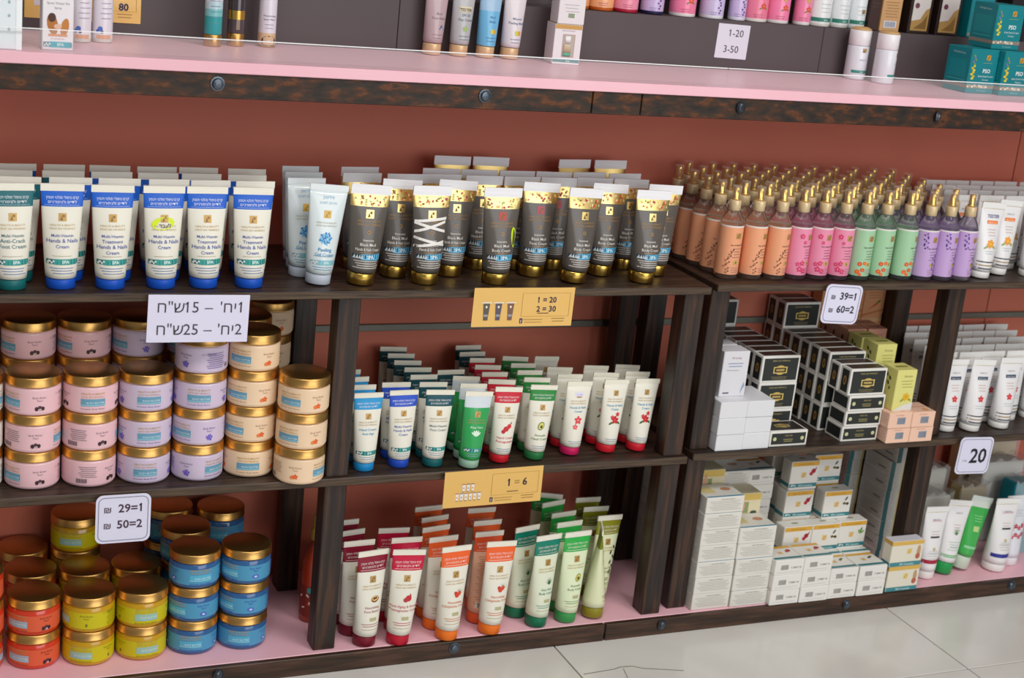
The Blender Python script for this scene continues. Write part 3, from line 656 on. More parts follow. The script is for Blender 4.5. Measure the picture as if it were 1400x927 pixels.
P['gold_pair'] = carton('spa_carton', .084, .029, .0595, '#e2dccb', {'top': '#d6d4dc'}, [('r', -.042, .050, .042, .0592, '#d8b056'), ('r', -.041, .001, .041, .0105, '#3f8790'), ('t', 'SPA Cosmetics', .004, .0030, .0062, '#d4e8e8', .01)] + emblem(.006, .035, .012, '#e0c878', '#c8a850') + [('e', .031, .034, .005, .014, '#c09a70'), ('e', .030, .022, .006, .007, '#b8604a')], [('r', -.014, .050, .014, .0592, '#c89a3c'), ('r', -.014, .001, .014, .0105, '#3f8790')])

# ------------------------------------------------------------------ upper left shelf: hand cream tubes, four rows deep
def jit(a): return random.uniform(-a, a)
def top_at(px, py, zbase, H): return onz(px, py, zbase + H)
KIND = {'hand': 'ivory tube with blue band and cap', 'hand2': 'ivory tube with blue band and cap', 'hand3': 'ivory blue-capped tube with a neon yellow oval sticker', 'foot': 'ivory tube with dark teal band and cap'}
rowsA = [
    [('foot', 18), ('hand2', 88), ('hand', 157), ('hand3', 225), ('hand', 288), ('hand', 353)],
]
xs0 = [0.281, 0.361, 0.438, 0.516, 0.588, 0.668]
ysA = [0.052, 0.102, 0.153, 0.203]
for r in range(4):
    for c in range(6):
        k = rowsA[0][c][1 - 1] if r == 0 else ('foot' if (c, r) in ((0, 1), (1, 2)) else 'hand')
        x = xs0[c] + (0.0, .016, .012, .022)[r] + jit(.003)
        if r == 1 and c in (3,): x += .004
        desc = {'hand3': KIND['hand3'], 'foot': KIND['foot']}.get(k, KIND['hand'])
        spawn(P[k], (x, ysA[r] + jit(.003), ZT), '%s, %s row, %s from left, upper shelf' % (desc, ORD[r], ORD[c]) if k != 'hand3' else 'ivory blue-capped tube with neon yellow oval sticker on the upper shelf', 'hand cream tubes on the upper left shelf', rz=jit(.06))
# pale blue tubes, one column
for r, (px, py) in enumerate(((446, 251), (419, 241), (417, 233), (413, 226))):
    p = top_at(px, py, ZT, .172)
    y = (.062, .118, .170, .222)[r]
    spawn(P['peel'], ((.790, .776, .786, .795)[r], y, ZT), ('pale blue translucent tube with blue bead ball standing in the front row' if r == 0 else 'pale blue translucent tube, %s in the column behind the front one' % ORD[r]), 'pale blue tubes on the upper shelf', rz=jit(.05), ry=(.06, 0, 0, 0)[r])
# black mud tubes with gold foil tops
mudF = [('mudH', 503, 246), ('mudHs', 598, 250), ('mudBr', 693, 251), ('mudB', 797, 249), ('mudB', 890, 250)]
mudS = [('mudH', 552, 241), ('mudH', 636, 241), ('mudF', 747, 242), ('mudB', 850, 242), ('mudB', 914, 243)]
xF = [0.866, 0.987, 1.122, 1.280, 1.424]
xS = [0.944, 1.052, 1.216, 1.360, 1.478]
for c in range(5):
    d = ('black tube with gold foil top and cap, %s from left in front row' % ORD[c])
    if c == 1: d = 'black gold-topped tube wrapped with crossing white string in the front row'
    if c == 2: d = 'black gold-topped tube with red emblem and a neon green sticker edge'
    spawn(P[mudF[c][0]], (xF[c], .060 + jit(.003), ZT), d, 'black tubes on the upper shelf', rz=(0, .02, -.02, .1, .02)[c], ry=(.05, .01, .0, .06, .03)[c])
    spawn(P[mudS[c][0]], (xS[c], .110 + jit(.004), ZT), 'black tube with gold foil top, %s from left in second row' % ORD[c], 'black tubes on the upper shelf', rz=jit(.06), ry=.03)
xr3 = [.892, .975, 1.05, 1.128, 1.205, 1.282, 1.36, 1.437]
for r, (y, off) in enumerate(((.163, 0), (.213, .012))):
    for c, x in enumerate(xr3):
        if r == 1 and c == 1: continue
        spawn(P[('mudH', 'mudB', 'mudF')[(c + r) % 3]], (x + off + jit(.0012), y + jit(.002), ZT), 'black tube with gold foil top, %s from left in %s row' % (ORD[c if not (r == 1 and c > 1) else c - 1], ORD[r + 2]), 'black tubes on the upper shelf', rz=jit(.08))
for c, x in enumerate((1.112, 1.192, 1.372, 1.453)):
    spawn(P['mudTall'], (x, .285 + jit(.003), ZT), 'taller black gold-topped tube against the wall, %s from left' % ORD[c], 'tall black tubes at the back of the upper shelf', rz=math.pi + jit(.1))

# ------------------------------------------------------------------ upper right shelf: mist bottles
mcol = ['mi_orange'] * 4 + ['mi_pink'] * 3 + ['mi_green'] * 3 + ['mi_purple'] * 3
mname = {'mi_orange': 'orange labelled', 'mi_pink': 'pink labelled', 'mi_green': 'green labelled', 'mi_purple': 'purple labelled'}
mbase = [(998, 382), (1029, 382), (1061, 382), (1092, 383), (1121, 384), (1149, 384), (1178, 384), (1206, 384), (1237, 384), (1259, 384), (1284, 384), (1308, 382)]
mk = ['mi_orange'] * 3 + ['mi_pink'] * 3 + ['mi_green'] * 3 + ['mi_purple'] * 3
cnt = {}
mx = []
for (px, py) in mbase: mx.append(onz(px, py, ZTR).x + .001)
for i in range(1, len(mx)): mx[i] = max(mx[i], mx[i - 1] + .0482)
for r in range(6):
    for c in range(12):
        x = mx[c] - .004 * r + jit(.0015)
        y = .066 + .0485 * r - (.028 * c / 11) + jit(.002) + (.0 if c else .002)
        if y > .308: continue
        k = mk[c]
        if r == 0: lab = '%s mist bottle with gold sprayer, front row, %s from left' % (mname[k], ORD[c])
        else: lab = '%s mist bottle with gold sprayer, %s row, %s from left' % (mname[k], ORD[r], ORD[c])
        spawn(P[k], (max(x, 1.594), y, ZTR), lab, 'mist bottles on the upper right shelf', rz=jit(.5) if r else jit(.25))
# white tubes to the right of the mists
wx = [(2.228, .052, 'w_tester'), (2.296, .078, 'w_orange'), (2.372, .060, 'w_orange')]
for i, (x, y, k) in enumerate(wx):
    spawn(P[k], (x, y, ZTR), ('white tube with orange flower and handwritten tester note beside the mists' if i == 0 else 'white tube with orange flower, front row, %s right of the tester' % ORD[i - 1]), 'white tubes on the upper right shelf', ry=(.05, .06, .0)[i])
for r in range(4):
    for c in range(5):
        x, y = 2.225 + .068 * c + .012 * r, .128 + .052 * r
        if y > .31: continue
        spawn(P['w_orange'], (x + jit(.002), y, ZTR), 'white tube with pale seal, %s row, %s from left beyond the mists' % (ORD[r + 1], ORD[c]), 'white tubes on the upper right shelf', rz=jit(.08))

# ------------------------------------------------------------------ left bay, middle shelf: stacked jars
def stack(k, x, y, z, n, rots, colour, where, group):
    for i in range(n):
        spawn(P[k], (x + jit(.001), y + jit(.001), z + i * (JH + .0002)), '%s jar with gold lid, %s from bottom, %s' % (colour, ORD[i], where), group, rz=rots[i % len(rots)])
G = 'body butter jars on the middle left shelf'
colsC = [('j_white', 'white', .2305, .086, 3), ('j_pink', 'pink', .3225, .080, 3), ('j_pink', 'pink', .4145, .077, 3), ('j_lilac', 'lilac', .506, .076, 3), ('j_lilac', 'lilac', .5975, .074, 4), ('j_peach', 'peach', .6885, .076, 4), ('j_peach', 'peach', .7685, .029, 3)]
RT = {1: [.95, -.6, .85], 2: [-1.9, -1.5, .05], 3: [.1, 0.0, .05], 4: [-.55, .95, .25, 2.0], 5: [.25, .95, .9, .8], 6: [-.75, .85, .85], 0: [.9, .6, -.8]}
for c, (k, cn, x, y, n) in enumerate(colsC):
    rots = RT[c]
    if c == 1: rots = [1.0, -1.15, 1.05][::1]
    stack(k, x, y, ZM, n, [-q for q in rots], cn, 'front stack %s from left, middle shelf' % ORD[c], G)
for c, (k, cn, x, y, n) in enumerate([('j_white', 'white', .236, .180, 4), ('j_pink', 'blush', .325, .174, 4), ('j_pink', 'pink', .417, .172, 4), ('j_lilac', 'lilac', .505, .172, 4), ('j_lilac', 'lilac', .603, .168, 4), ('j_peach', 'peach', .698, .168, 4)]):
    kk = k
    stack(kk, x, y, ZM, n, [-1.0, -.7, 2.2, -1.05], cn, 'rear stack %s from left, middle shelf' % ORD[c], G)
stack('j_peach', .768, .285 - .012, ZM, 4, [-.9], 'peach', 'rear stack beside the wooden post, middle shelf', G)

# ------------------------------------------------------------------ left bay, bottom: clear gel jars
G = 'gel jars on the bottom platform'
for c, (k, cn, x, y, n, ro) in enumerate([('j_red', 'orange-red', .236, .095, 3, [.9, -.5, .4]), ('j_red', 'orange-red', .331, .098, 2, [-.75, -.8]), ('j_yellow', 'yellow', .424, .088, 2, [-.45, -1.4]), ('j_yellow', 'yellow', .516, .088, 2, [.1, 0]), ('j_blue', 'blue', .607, .090, 3, [-.25, -.95, .05]), ('j_blue', 'blue', .700, .090, 3, [-.35, -1.1, -1.0])]):
    stack(k, x, y, ZB, n, ro, cn, 'front stack %s from left, platform' % ORD[c], G)
for c, (k, cn, x, y, n) in enumerate([('j_red', 'orange-red', .338, .192, 2), ('j_yellow', 'yellow', .430, .182, 2), ('j_yellow', 'yellow', .520, .182, 2), ('j_blue', 'blue', .604, .186, 3)]):
    stack(k, x + .002 * c, y, ZB, n, [-.9, .6, -1.1], cn, 'second row stack %s from left, platform' % ORD[c], G)
for c, (k, cn, x, y, n) in enumerate([('j_red', 'orange-red', .335, .288, 2), ('j_yellow', 'yellow', .427, .278, 3), ('j_blue', 'blue', .600, .284, 3), ('j_blue', 'blue', .695, .262, 3)]):
    stack(k, x, y, ZB, n, [-.9, .4, -.35], cn, 'back row stack %s from left, platform' % ORD[c], G)
# orange-red sprayer bottle half hidden behind the post
m = MB(); m.lathe([(.022, 0), (.0245, .003), (.0245, .11), (.023, .125), (.014, .15), (.009, .158), (.009, .165)], C('#b03a1c', .25, 0, .4), 24); rb = m.mesh('bottle')
m = MB(); rr = .0249; m.lathe([(rr, .012), (rr, .075)], C('#8a2c1c', .4), 24); m.f = m.f[:-2]; m.m = m.m[:-2]; m.sm = m.sm[:-2]
rnd = random.Random(3); its = [('r', -.03, .062, .03, .073, '#3a9a94')]
for k in range(24): its.append(('e', rnd.uniform(-.05, .05), rnd.uniform(.016, .058), .004, .002, rnd.choice(['#e8e2d8', '#d8a08a', '#c9452a', '#f0e0d0']), rnd.uniform(0, 3)))
m.decal(its, lambda u, v, q: ((rr + .0003 + q) * math.sin(u / rr), -(rr + .0003 + q) * math.cos(u / rr), v)); rl = m.mesh('label')
m = MB(); m.lathe([(.012, .165), (.012, .185), (.009, .188), (.009, .21), (.003, .222)], C('#b99a3a', .4), 18); rc_ = m.mesh('nozzle')
spawn(('spray_bottle', 'bottle', [('bottle', rb), ('label', rl), ('nozzle', rc_)]), (.850, .142, ZB), 'orange-red bottle with olive nozzle half hidden behind the front post', rz=.4)

# ------------------------------------------------------------------ middle bay, middle shelf: small tubes in columns
G = 'small tubes on the middle shelf'
MC = [
    ('m_sky', 'sky blue', .897, [.048, .092, .130, .164]),
    ('m_blue', 'royal blue', .966, [.055, .098]),
    ('m_teal', 'dark teal', 1.030, [.048, .088, .128, .168, .208, .248, .29]),
    ('m_aloe', 'bright green', 1.095, [.030, .072, .112]),
    ('m_red', 'red', 1.163, [.048, .088, .131, .175, .215]),
    ('m_green', 'green', 1.238, [.052, .090, .136, .180, .218]),
    ('m_orchid', 'plain ivory', 1.318, [.064, .106, .143, .218]),
    ('m_rose', 'plain ivory', 1.397, [.066, .106, .145]),
    ('m_rose', 'plain ivory', 1.463, [.064, .100, .142]),
]
mini_word = {'m_sky': 'sky blue band and cap', 'm_blue': 'royal blue band and cap', 'm_teal': 'dark teal band and cap', 'm_aloe': 'bright green translucent body', 'm_red': 'red band and cap', 'm_green': 'green band and cap'}
for c, (k, cn, x, ys) in enumerate(MC):
    for r, y in enumerate(ys):
        kk = k
        if k == 'm_orchid' and r: kk = 'm_rose'
        if k == 'm_orchid': w = 'small ivory tube with orchid picture and magenta cap' if r == 0 else 'small ivory tube with roses in the column behind the magenta-capped one'
        elif k == 'm_rose': w = 'small ivory tube with red roses, %s column from the right post' % ('nearest' if c == 8 else 'second')
        else: w = 'small tube with %s' % mini_word[k]
        spawn(P[kk], (x + (.004 * r if c > 2 and c < 6 else 0) + jit(.0015), y, ZM), '%s, %s from front' % (w, ORD[r]), G, rz=jit(.06), ry=(.0, 0, .03, .06, .05, .05, .05, .06, .07)[c])
for r, (x, y) in enumerate(((1.098, .140 + .012), (1.183, .256), (1.190, .296))):
    spawn(P['m_teal'], (x, y, ZM), ('small dark teal banded tube behind the bright green column' if r == 0 else 'small dark teal banded tube at the back of the red column, %s' % ('nearer the wall' if r == 2 else 'just behind the reds')), G)

# ------------------------------------------------------------------ middle bay, bottom: body cream tubes
G = 'cream tubes on the bottom platform'
LC = [
    ('l_maroon', 'maroon band and cap', [(.917, .027), (.905, .072), (.903, .112), (.904, .154)], .18),
    ('l_crimson', 'crimson band and cap', [(.980, .018), (.994, .070), (.985, .114)], .05),
    ('l_orange', 'orange band and cap, left column', [(1.078, .016), (1.070, .061), (1.072, .102), (1.086, .152), (1.093, .205)], .2),
    ('l_orange', 'orange band and cap, right column', [(1.168, .020), (1.163, .066), (1.180, .118), (1.192, .178)], .12),
    ('l_dgreen', 'dark green band and cap', [(1.271, .028), (1.246, .074)], .3),
    ('l_green', 'bright green band and cap', [(1.338, .034), (1.342, .080), (1.350, .122), (1.354, .182), (1.36, .228)], .25),
    ('l_olive', 'olive band and cap', [(1.400, .036), (1.432, .094), (1.424, .138), (1.428, .182)], .2),
]
for c, (k, w, ps, rz) in enumerate(LC):
    for r, (x, y) in enumerate(ps):
        kk = k
        if k == 'l_orange' and c == 3 and r == 1: kk = 'l_orangeb'
        q = rz * (1 if r != 0 or c != 6 else 1) + jit(.08)
        if (c, r) == (1, 0): q = -.06
        if (c, r) == (6, 0): q = 1.15
        if (c, r) == (5, 4): q = -.3
        spawn(P[kk], (x, y, ZB), 'ivory tube with %s, %s from front, platform' % (w, ORD[r]) if kk != 'l_orangeb' else 'orange-capped tube turned back to front showing its barcode', G, rz=q, ry=(.03, .05, .03, .05, .06, .05, .09)[c])

# ------------------------------------------------------------------ right unit, middle shelf: cartons
Z = ZMR
G = 'white cartons at the left of the right unit'
for c, x in enumerate((1.6475, 1.7115)):
    for k in range(3):
        put(P['wh_flat'], (x + jit(.001), .013 + .002 * c + jit(.001), Z + .0343 * k), 'plain white carton lying flat, %s from bottom, %s stack' % (ORD[k], ('left', 'right')[c]), G)
put(P['wh_tall'], (1.658, .046, Z + .103), 'upright white carton with thin lettering on top of white cartons', G)
put(P['wh_tall'], (1.655, .090 - .0005, Z + .103), 'upright white carton behind another one on top of white cartons', G)
G = 'black boxes on the middle shelf of the right unit'
put(P['bk_flat'], (1.792, .019, Z), 'black box with white edges lying alone at the shelf front', G)
for lv in range(3):
    for r in range(6):
        if lv == 2 and r == 6: continue
        put(P['bk_stand'], (1.790 + jit(.001) - .004 * (r > 2), .080 + .0345 * r, Z + .0578 * lv), 'black box with white edges, left stack, %s layer, %s from front' % (ORD[lv], ORD[r]), G)
put(P['bk_stand'], (1.760, .2895, Z + .001), 'black box with white edges at the wall behind left stack, lowest', G)
for k in range(1, 4): put(P['bk_stand'], (1.760, .2895, Z + .001 + .0578 * k), 'black box with white edges at the wall behind left stack, %s up' % ORD[k - 1], G)
for k in range(3): put(P['bk_flat'], (1.9715 + .0015 * k, .024 - .0015 * k, Z + .0337 * k), 'black box lying flat, right stack front, %s from bottom' % ORD[k], G)
put(P['bk_stand'], (1.968, .022, Z + .1015), 'black box with gold plaque standing atop the lying black boxes', G)
put(P['bk_stand'], (1.9655, .0565, Z + .1015), 'black box standing right behind the one atop the lying boxes', G)
for r in range(7):
    for lv in range(3 if r < 5 else 4):
        put(P['bk_stand'], (1.961 + jit(.001) - .001 * r, .0915 + .0345 * r, Z + .0578 * lv), 'black box with white edges, right stack, %s layer, %s from front' % (ORD[lv], ORD[r]), G)
G = 'peach cartons on the middle shelf of the right unit'
for c, x in enumerate((2.0525, 2.1125)):
    for k in range(2): put(P['peach'], (x - .003 * k, .0 - .002 * k, Z + .0337 * k), 'peach carton with grey barcode, %s column, %s' % (('left', 'right')[c], ('lower', 'upper')[k]), G)
for r in range(2):
    for k in range(3): put(P['peach'], (2.050, .066 + .0605 * r, Z + .0337 * k), 'peach carton behind the front pair, %s layer, %s row' % (ORD[k], ORD[r]), G)
G = 'yellow cartons on the middle shelf of the right unit'
put(P['yellow'], (2.058, .012, Z + .0675), 'pale yellow carton with flower standing on the peach cartons', G, rz=.0)
put(P['yellow'], (2.052, .082, Z + .1013), 'pale yellow carton standing second from the front', G)
put(P['yellow'], (2.047, .1305 + .0005, Z + .1013), 'pale yellow carton standing third from the front', G)
for r in range(3): put(P['salmon'], (2.052 + .002 * r, .190 + .0345 * r, Z + .1013), 'salmon carton standing behind the yellow ones, %s from front' % ORD[r], 'salmon cartons of the right unit')
for r in range(3): 
    for k in range(3): put(P['peach'], (2.050, .1875 + .0605 * r, Z + .0337 * k) if r < 2 else (2.114, .1875, Z + .0337 * k), 'peach carton under the salmon boxes, %s layer, %s place' % (ORD[k], ORD[r]), 'peach cartons on the middle shelf of the right unit')
G = 'orange cartons at the back of the right unit'
for r in range(2): put(P['salmon'], (2.106, .190 + .0345 * r, Z + .1013), 'salmon carton beside the rear post, %s from front' % ORD[r], 'salmon cartons of the right unit')
G = 'orange cartons at the back of the right unit'
put(P['orange_tall'], (2.054, .2985, Z + .1013), 'orange carton at the wall partly behind the price tag', G)
for c, x in enumerate((2.1115, 2.1685)):
    for k in range(3): put(P['orange_tall'], (x, .2985, Z + .0863 * k), 'orange carton with carrot picture, %s column at the wall, %s from bottom' % (('left', 'right')[c], ORD[k]), G)
put(P['orange_tall'], (2.054, .2985, Z + .1013 + .0865), 'orange carton on top of another at the wall, left one', G)

# ------------------------------------------------------------------ right unit, bottom: white cartons
Z = ZB
G = 'text covered cartons on the platform'
for k in range(7): put(P['txt'], (1.6600 + jit(.0008), .012 + jit(.001), Z + .0355 * k), 'white text-covered carton, tall left stack, %s from bottom' % ORD[k], G)
for k in range(5): put(P['txt'], (1.7505 - .0004 * k + jit(.0008), .009 + jit(.001), Z + .0355 * k), 'white text-covered carton, shorter second stack, %s from bottom' % ORD[k], G)
for k in range(5): put(P['lady'], (1.6585, .085 if k < 4 else .088, Z + .0552 * k), 'golden green carton behind the tall left stack, %s from bottom' % ORD[k], 'golden cartons on the platform')
for k in range(4): put(P['lady'], (1.752, .080, Z + .0552 * k), 'golden carton with woman picture behind second stack, %s from bottom' % ORD[k], 'golden cartons on the platform')
for j, (x, y, n) in enumerate(((1.6585, .140 + .012, 6), (1.6585, .222, 7), (1.752, .136, 7), (1.752, .206, 8))):
    for k in range(n): put(P['txt'], (x, y, Z + .0355 * k), 'white carton in shadow at the back, %s pile, %s from bottom' % (ORD[j], ORD[k]), G)
for j, y in enumerate((.150, .2185)):
    for k in range(7): put(P['ff_olv'], (1.8332 + jit(.0008), y, Z + .0345 * k), 'white carton in the narrow pile beside the fruit boxes, %s pile, %s up' % (('front', 'rear')[j], ORD[k]), G)
G = 'fruit cartons on the platform'
flat = [(1.8305, -.004, 3), (1.9035, -.004, 3), (1.9765, -.003, 3), (2.0505, -.0035, 2)]
kinds = ['ff_pom', 'ff_pom', 'ff_olv', 'ff_alo']
for c, (x, y, n) in enumerate(flat):
    hgt = (.0342, .0342, .0315, .0342)[c]
    for k in range(n if c != 2 else 2): put(P[kinds[c]], (x, y + jit(.001), Z + .0342 * k), 'white carton with barcode lying at the front edge, %s column, %s layer' % (ORD[c], ORD[k]), G)
for c in range(3):
    for r in range(4):
        for k in range(2): put(P['ff_pom'], (1.908 + .0735 * c - (.0015 if c == 0 else 0), .0645 + .0665 * r, Z + .0342 * k), 'white carton under the fruit boxes, %s column, %s row, layer %s' % (ORD[c], ORD[r], ('one', 'two')[k]), G)
zA = Z + .0685
frs = [(('fr_pom', 1.903, .082, 0, 'pomegranate'), ('fr_olv', 1.9755, .082, 0, 'olive'), ('fr_alo', 2.049, .086, 0, 'aloe')),
       (('fr_pom', 1.921, .120, 1, 'pomegranate'), ('fr_olv', 2.010, .104, 1, 'olive')),
       (('fr_pom', 1.926, .124, 2, 'pomegranate'), ('fr_olv', 2.004, .150, 2, 'olive'))]
for lv, row in enumerate(frs):
    for (k, x, y, l, w) in row: put(P[k], (x, y, zA + .0658 * l), 'white gold-topped carton with %s picture, %s level' % (w, ('lower', 'middle', 'top')[lv]), G)
nb_ = 0
for (k, x, y, l) in (('fr_pom', 1.921, .1205, 0), ('fr_olv', 1.9945, .1215, 0), ('fr_pom', 1.9255, .1585, 0), ('fr_olv', 1.999, .156, 0), ('fr_pom', 1.9255, .1585, 1), ('fr_olv', 2.004, .150, 1), ('fr_pom', 1.9255, .1925 + .001, 2), ('fr_pom', 1.9255, .193, 1), ('fr_pom', 1.9255, .193, 0)):
    nb_ += 1
    put(P[k], (x, y, zA + .0658 * l), 'white carton in the hidden rows behind fruit boxes, %s of nine' % ORD[nb_ - 1], G)
G = 'long cartons in the tall pile'
for j, (y, n) in enumerate(((.128, 8), (.2335, 8))):
    for k in range(n): put(P['txtlong'], (2.178 - .034 * j + (.006 if (k == 7 and j == 0) else jit(.001)), y + jit(.001) - (.008 if k == 7 and j == 0 else 0), Z + .0355 * k), 'long white carton with teal end band, %s pile, %s from bottom' % (('front', 'rear')[j], ORD[k]), G)
G = 'gold banded cartons at the platform edge'
put(P['gold_pair'], (2.136, -.001, Z), 'cream carton with gold and teal bands, lower of two at edge', G)
put(P['gold_pair'], (2.133, -.002, Z + .0597), 'cream carton with gold and teal bands, upper of two at edge', G)

# ------------------------------------------------------------------ right unit, beyond the far post
Z = ZMR
G = 'white fruit tubes on the middle shelf'
for i, (x, y, ry) in enumerate(((2.224, .062, .02), (2.284, .052, .06), (2.372, .060, .03))):
    spawn(P['w_fruit'], (x, y, Z), 'white tube with red fruit flower, front row, %s right of post' % ORD[i], G, ry=ry)
for r in range(5):
    for c in range(5):
        y = .108 + .049 * r; x = 2.235 + .066 * c + .010 * r
        if y > .315 or (r == 0 and c == 0 and False): continue
        if x < 2.20: continue
        spawn(P['w_fruit'], (x + jit(.002), y, Z), 'white fruit tube, %s row, %s from the dark post' % (ORD[r + 1], ORD[c]), G, rz=jit(.06))
Z = ZB
spawn(P['w_red'], (2.240, .056, Z), 'white tube with red band, leftmost beside the gold cartons', ry=.04)
spawn(P['w_green'], (2.297, .066, Z), 'white tube with aloe plant and green cap', ry=.13, rz=.0)
spawn(P['gel_green'], (2.352, .076, Z), 'leaning green gel tube with frosted cap', ry=.22)
spawn(P['w_blue'], (2.438, .056, Z), 'white tube with dark blue band', ry=.05)
spawn(P['clear_pink'], (2.498, .080, Z), 'clear gel tube with pink flowers at right edge')
# packs wrapped in clear film behind them
def pack(x, y, w, d, h, inner, label, rz=0.0, z=ZB):
    t = thing('wrapped_pack', label, 'package', (x, y, z), (0, 0, rz), 'film wrapped packs at the lower right')
    m_ = MB()
    m_.box(-w / 2, w / 2, 0, d, 0.001, h, inner, .004); m_.build('carton', t)
    m_ = MB(); n = 9
    for s_ in range(n):
        u0, u1 = -w / 2 - .003 + (w + .006) * s_ / n, -w / 2 - .003 + (w + .006) * (s_ + 1) / n
        h0, h1 = h + .008 + .006 * math.sin(s_ * 2.1 + x * 50), h + .008 + .006 * math.sin((s_ + 1) * 2.1 + x * 50)
        m_.add([(u0, -.003, .001), (u1, -.003, .001), (u1, -.004, h1), (u0, -.004, h0)], [(0, 1, 2, 3)], 'plastic_film')
        m_.add([(u0, -.004, h0), (u1, -.004, h1), (u1, d + .003, h1 - .004), (u0, d + .003, h0 - .004)], [(0, 1, 2, 3)], 'plastic_film')
    m_.build('film', t)
    return t
pack(2.305, .130, .085, .05, .155, '#e4e2da', 'white pack in clear film behind the aloe tube')
pack(2.335, .200, .10, .05, .19, '#dedccf', 'taller white film-wrapped pack near the wall, left one')
pack(2.335, .262, .10, .05, .205, '#cdb78a', 'tan film-wrapped pack against the wall')
pack(2.430, .150, .080, .040, .16, '#b6a06c', 'olive tan film-wrapped pack behind blue banded tube')
pack(2.560, .112, .09, .05, .178, '#0f8ea0', 'teal pack behind the clear pink tube')
pack(2.545, .190, .12, .05, .20, '#e2e0d8', 'white film-wrapped pack behind the teal pack')
pack(2.560, .262, .16, .05, .225, '#d6c49c', 'wide tan film-wrapped pack by the wall at right')

# ------------------------------------------------------------------ things on the upper shelf
Z = ZL
m_ = carton('white_carton', .085, .04, .16, '#dfe8ec', None, [('e', -.03 + .018 * i, .03 + .02 * j, .002, .0025, '#9fb4c0') for i in range(4) for j in range(6)] + [('r', .034, 0, .0425, .16, '#eef3f5')])
put(m_, (.246, .012, Z), 'pale blue-white carton with small marks at far left')
m_ = carton('spray_carton', .046, .03, .13, '#e6e2e6', None, [('t', 'Spray Water Kit', 0, .069, .005, '#8a8090'), ('t', 'Spray', 0, .062, .005, '#8a8090'), ('e', -.008, .039, .008, .016, '#b0702c', .2), ('e', .010, .035, .006, .014, '#c07c38', -.2), ('e', -.009, .049, .006, .007, '#4a2c20'), ('e', 0, .036, .006, .004, '#e0b8a0'), ('r', -.014, .021, .014, .0245, '#d89060')] + spa_band(.005, .0125, .021, '#3fb0c0', '#5a8a94') + [('t', 'for normal skin', 0, .0165, .0032, '#c07068')])
put(m_, (.343, .030, Z), 'white carton with brown hair picture and turquoise band')
def bottle(name, cat, r, H, zones, prints=(), capr=None, caph=0, capm=None, basem=None, base=0, n=24, shoulder=.01):
    m_ = MB(); zs = [(r * .96, base), (r, base + .0015)]; mats_ = [zones[0][1]]
    for z1, mm in zones: zs.append((r, z1)); mats_.append(mm)
    zs.append((capr or r * .8, zones[-1][0] + shoulder)); mats_.append(zones[-1][1])
    m_.lathe(zs, None, n, mats=mats_)
    m_.decal(prints, lambda u, v, q: ((r + .0004 + q) * math.sin(u / r), -(r + .0004 + q) * math.cos(u / r), v))
    parts = [('bottle_body', m_.mesh('bottle_body'))]
    if base:
        q = MB(); q.lathe([(r * .97, 0), (r, .0012), (r, base - .001), (r * .96, base)], basem, n); parts.append(('base_cap', q.mesh('base_cap')))
    if caph:
        z0 = zones[-1][0] + shoulder; q = MB(); q.lathe([(capr, z0), (capr, z0 + caph - .002), (capr * .9, z0 + caph), (.0002, z0 + caph)], capm, n); parts.append(('cap', q.mesh('cap')))
    return (name, cat, parts)
def cm(h): return C(h, .3, 0, .3)
pp = [('e', -.006, .022, .004, .004, '#5a78c8'), ('e', -.010, .018, .003, .003, '#4a68b8'), ('e', -.003, .017, .0025, .0025, '#3a3a48'), ('r', -.012, .006, .012, .0125, '#d89a74')] + lines(.004, .07, .02, 5, .008, .0012, '#a8a0b8')
for i, (x, y) in enumerate(((.396, .156), (.432, .168))):
    spawn(bottle('spray_bottle', 'bottle', .0165, .16, [(.006, cm('#cfcac4')), (.13, cm('#dedae2'))], pp, .008, .03, cm('#e8e8ea')), (x, y, Z), 'slim white bottle with blue flower print, %s of a pair' % ('left', 'right')[i], 'pair of slim white bottles')
spawn(bottle('spray_bottle', 'bottle', .0150, .17, [(.050, cm('#2fa0a4')), (.062, cm('#7cc0c4')), (.074, cm('#b8d4dc')), (.14, cm('#dcdae6'))], lines(0, .075, .02, 5, .009, .0012, '#5f9aa0'), .010, .03, cm('#e8e8ea'), 'satin_gold', .0195), (.619, .196, Z), 'teal and white slim bottle with gold base')
spawn(bottle('serum_bottle', 'bottle', .0148, .15, [(.045, C('#4a4248', .12, 0, .5)), (.060, MATS['gold']), (.11, C('#3c3438', .15, 0, .5))], [('r', -.003, .028, .003, .045, '#8a7a6a')], .010, .03, 'gold', 'satin_gold', .0215), (.663, .216, Z), 'dark glass serum bottle with gold bands')
spawn(bottle('spray_bottle', 'bottle', .0155, .17, [(.024, cm('#d6b894')), (.14, cm('#dcd8e2'))], [('t', 'Moisturizing', 0, .052, .0045, '#6a6078'), ('t', 'Spray Water', 0, .046, .0042, '#6a6078')] + [('e', 0, .0105, .0135, .009, '#1c1a20'), ('t', 'SPF', 0, .008, .006, '#e8e4e0', .02)] + lines(0, .038, .016, 2, .006, .001, '#a098ac'), .010, .03, cm('#e8e8ea'), 'satin_gold', .003), (.721, .229, Z), 'white slim bottle with round black sticker on its gold base')
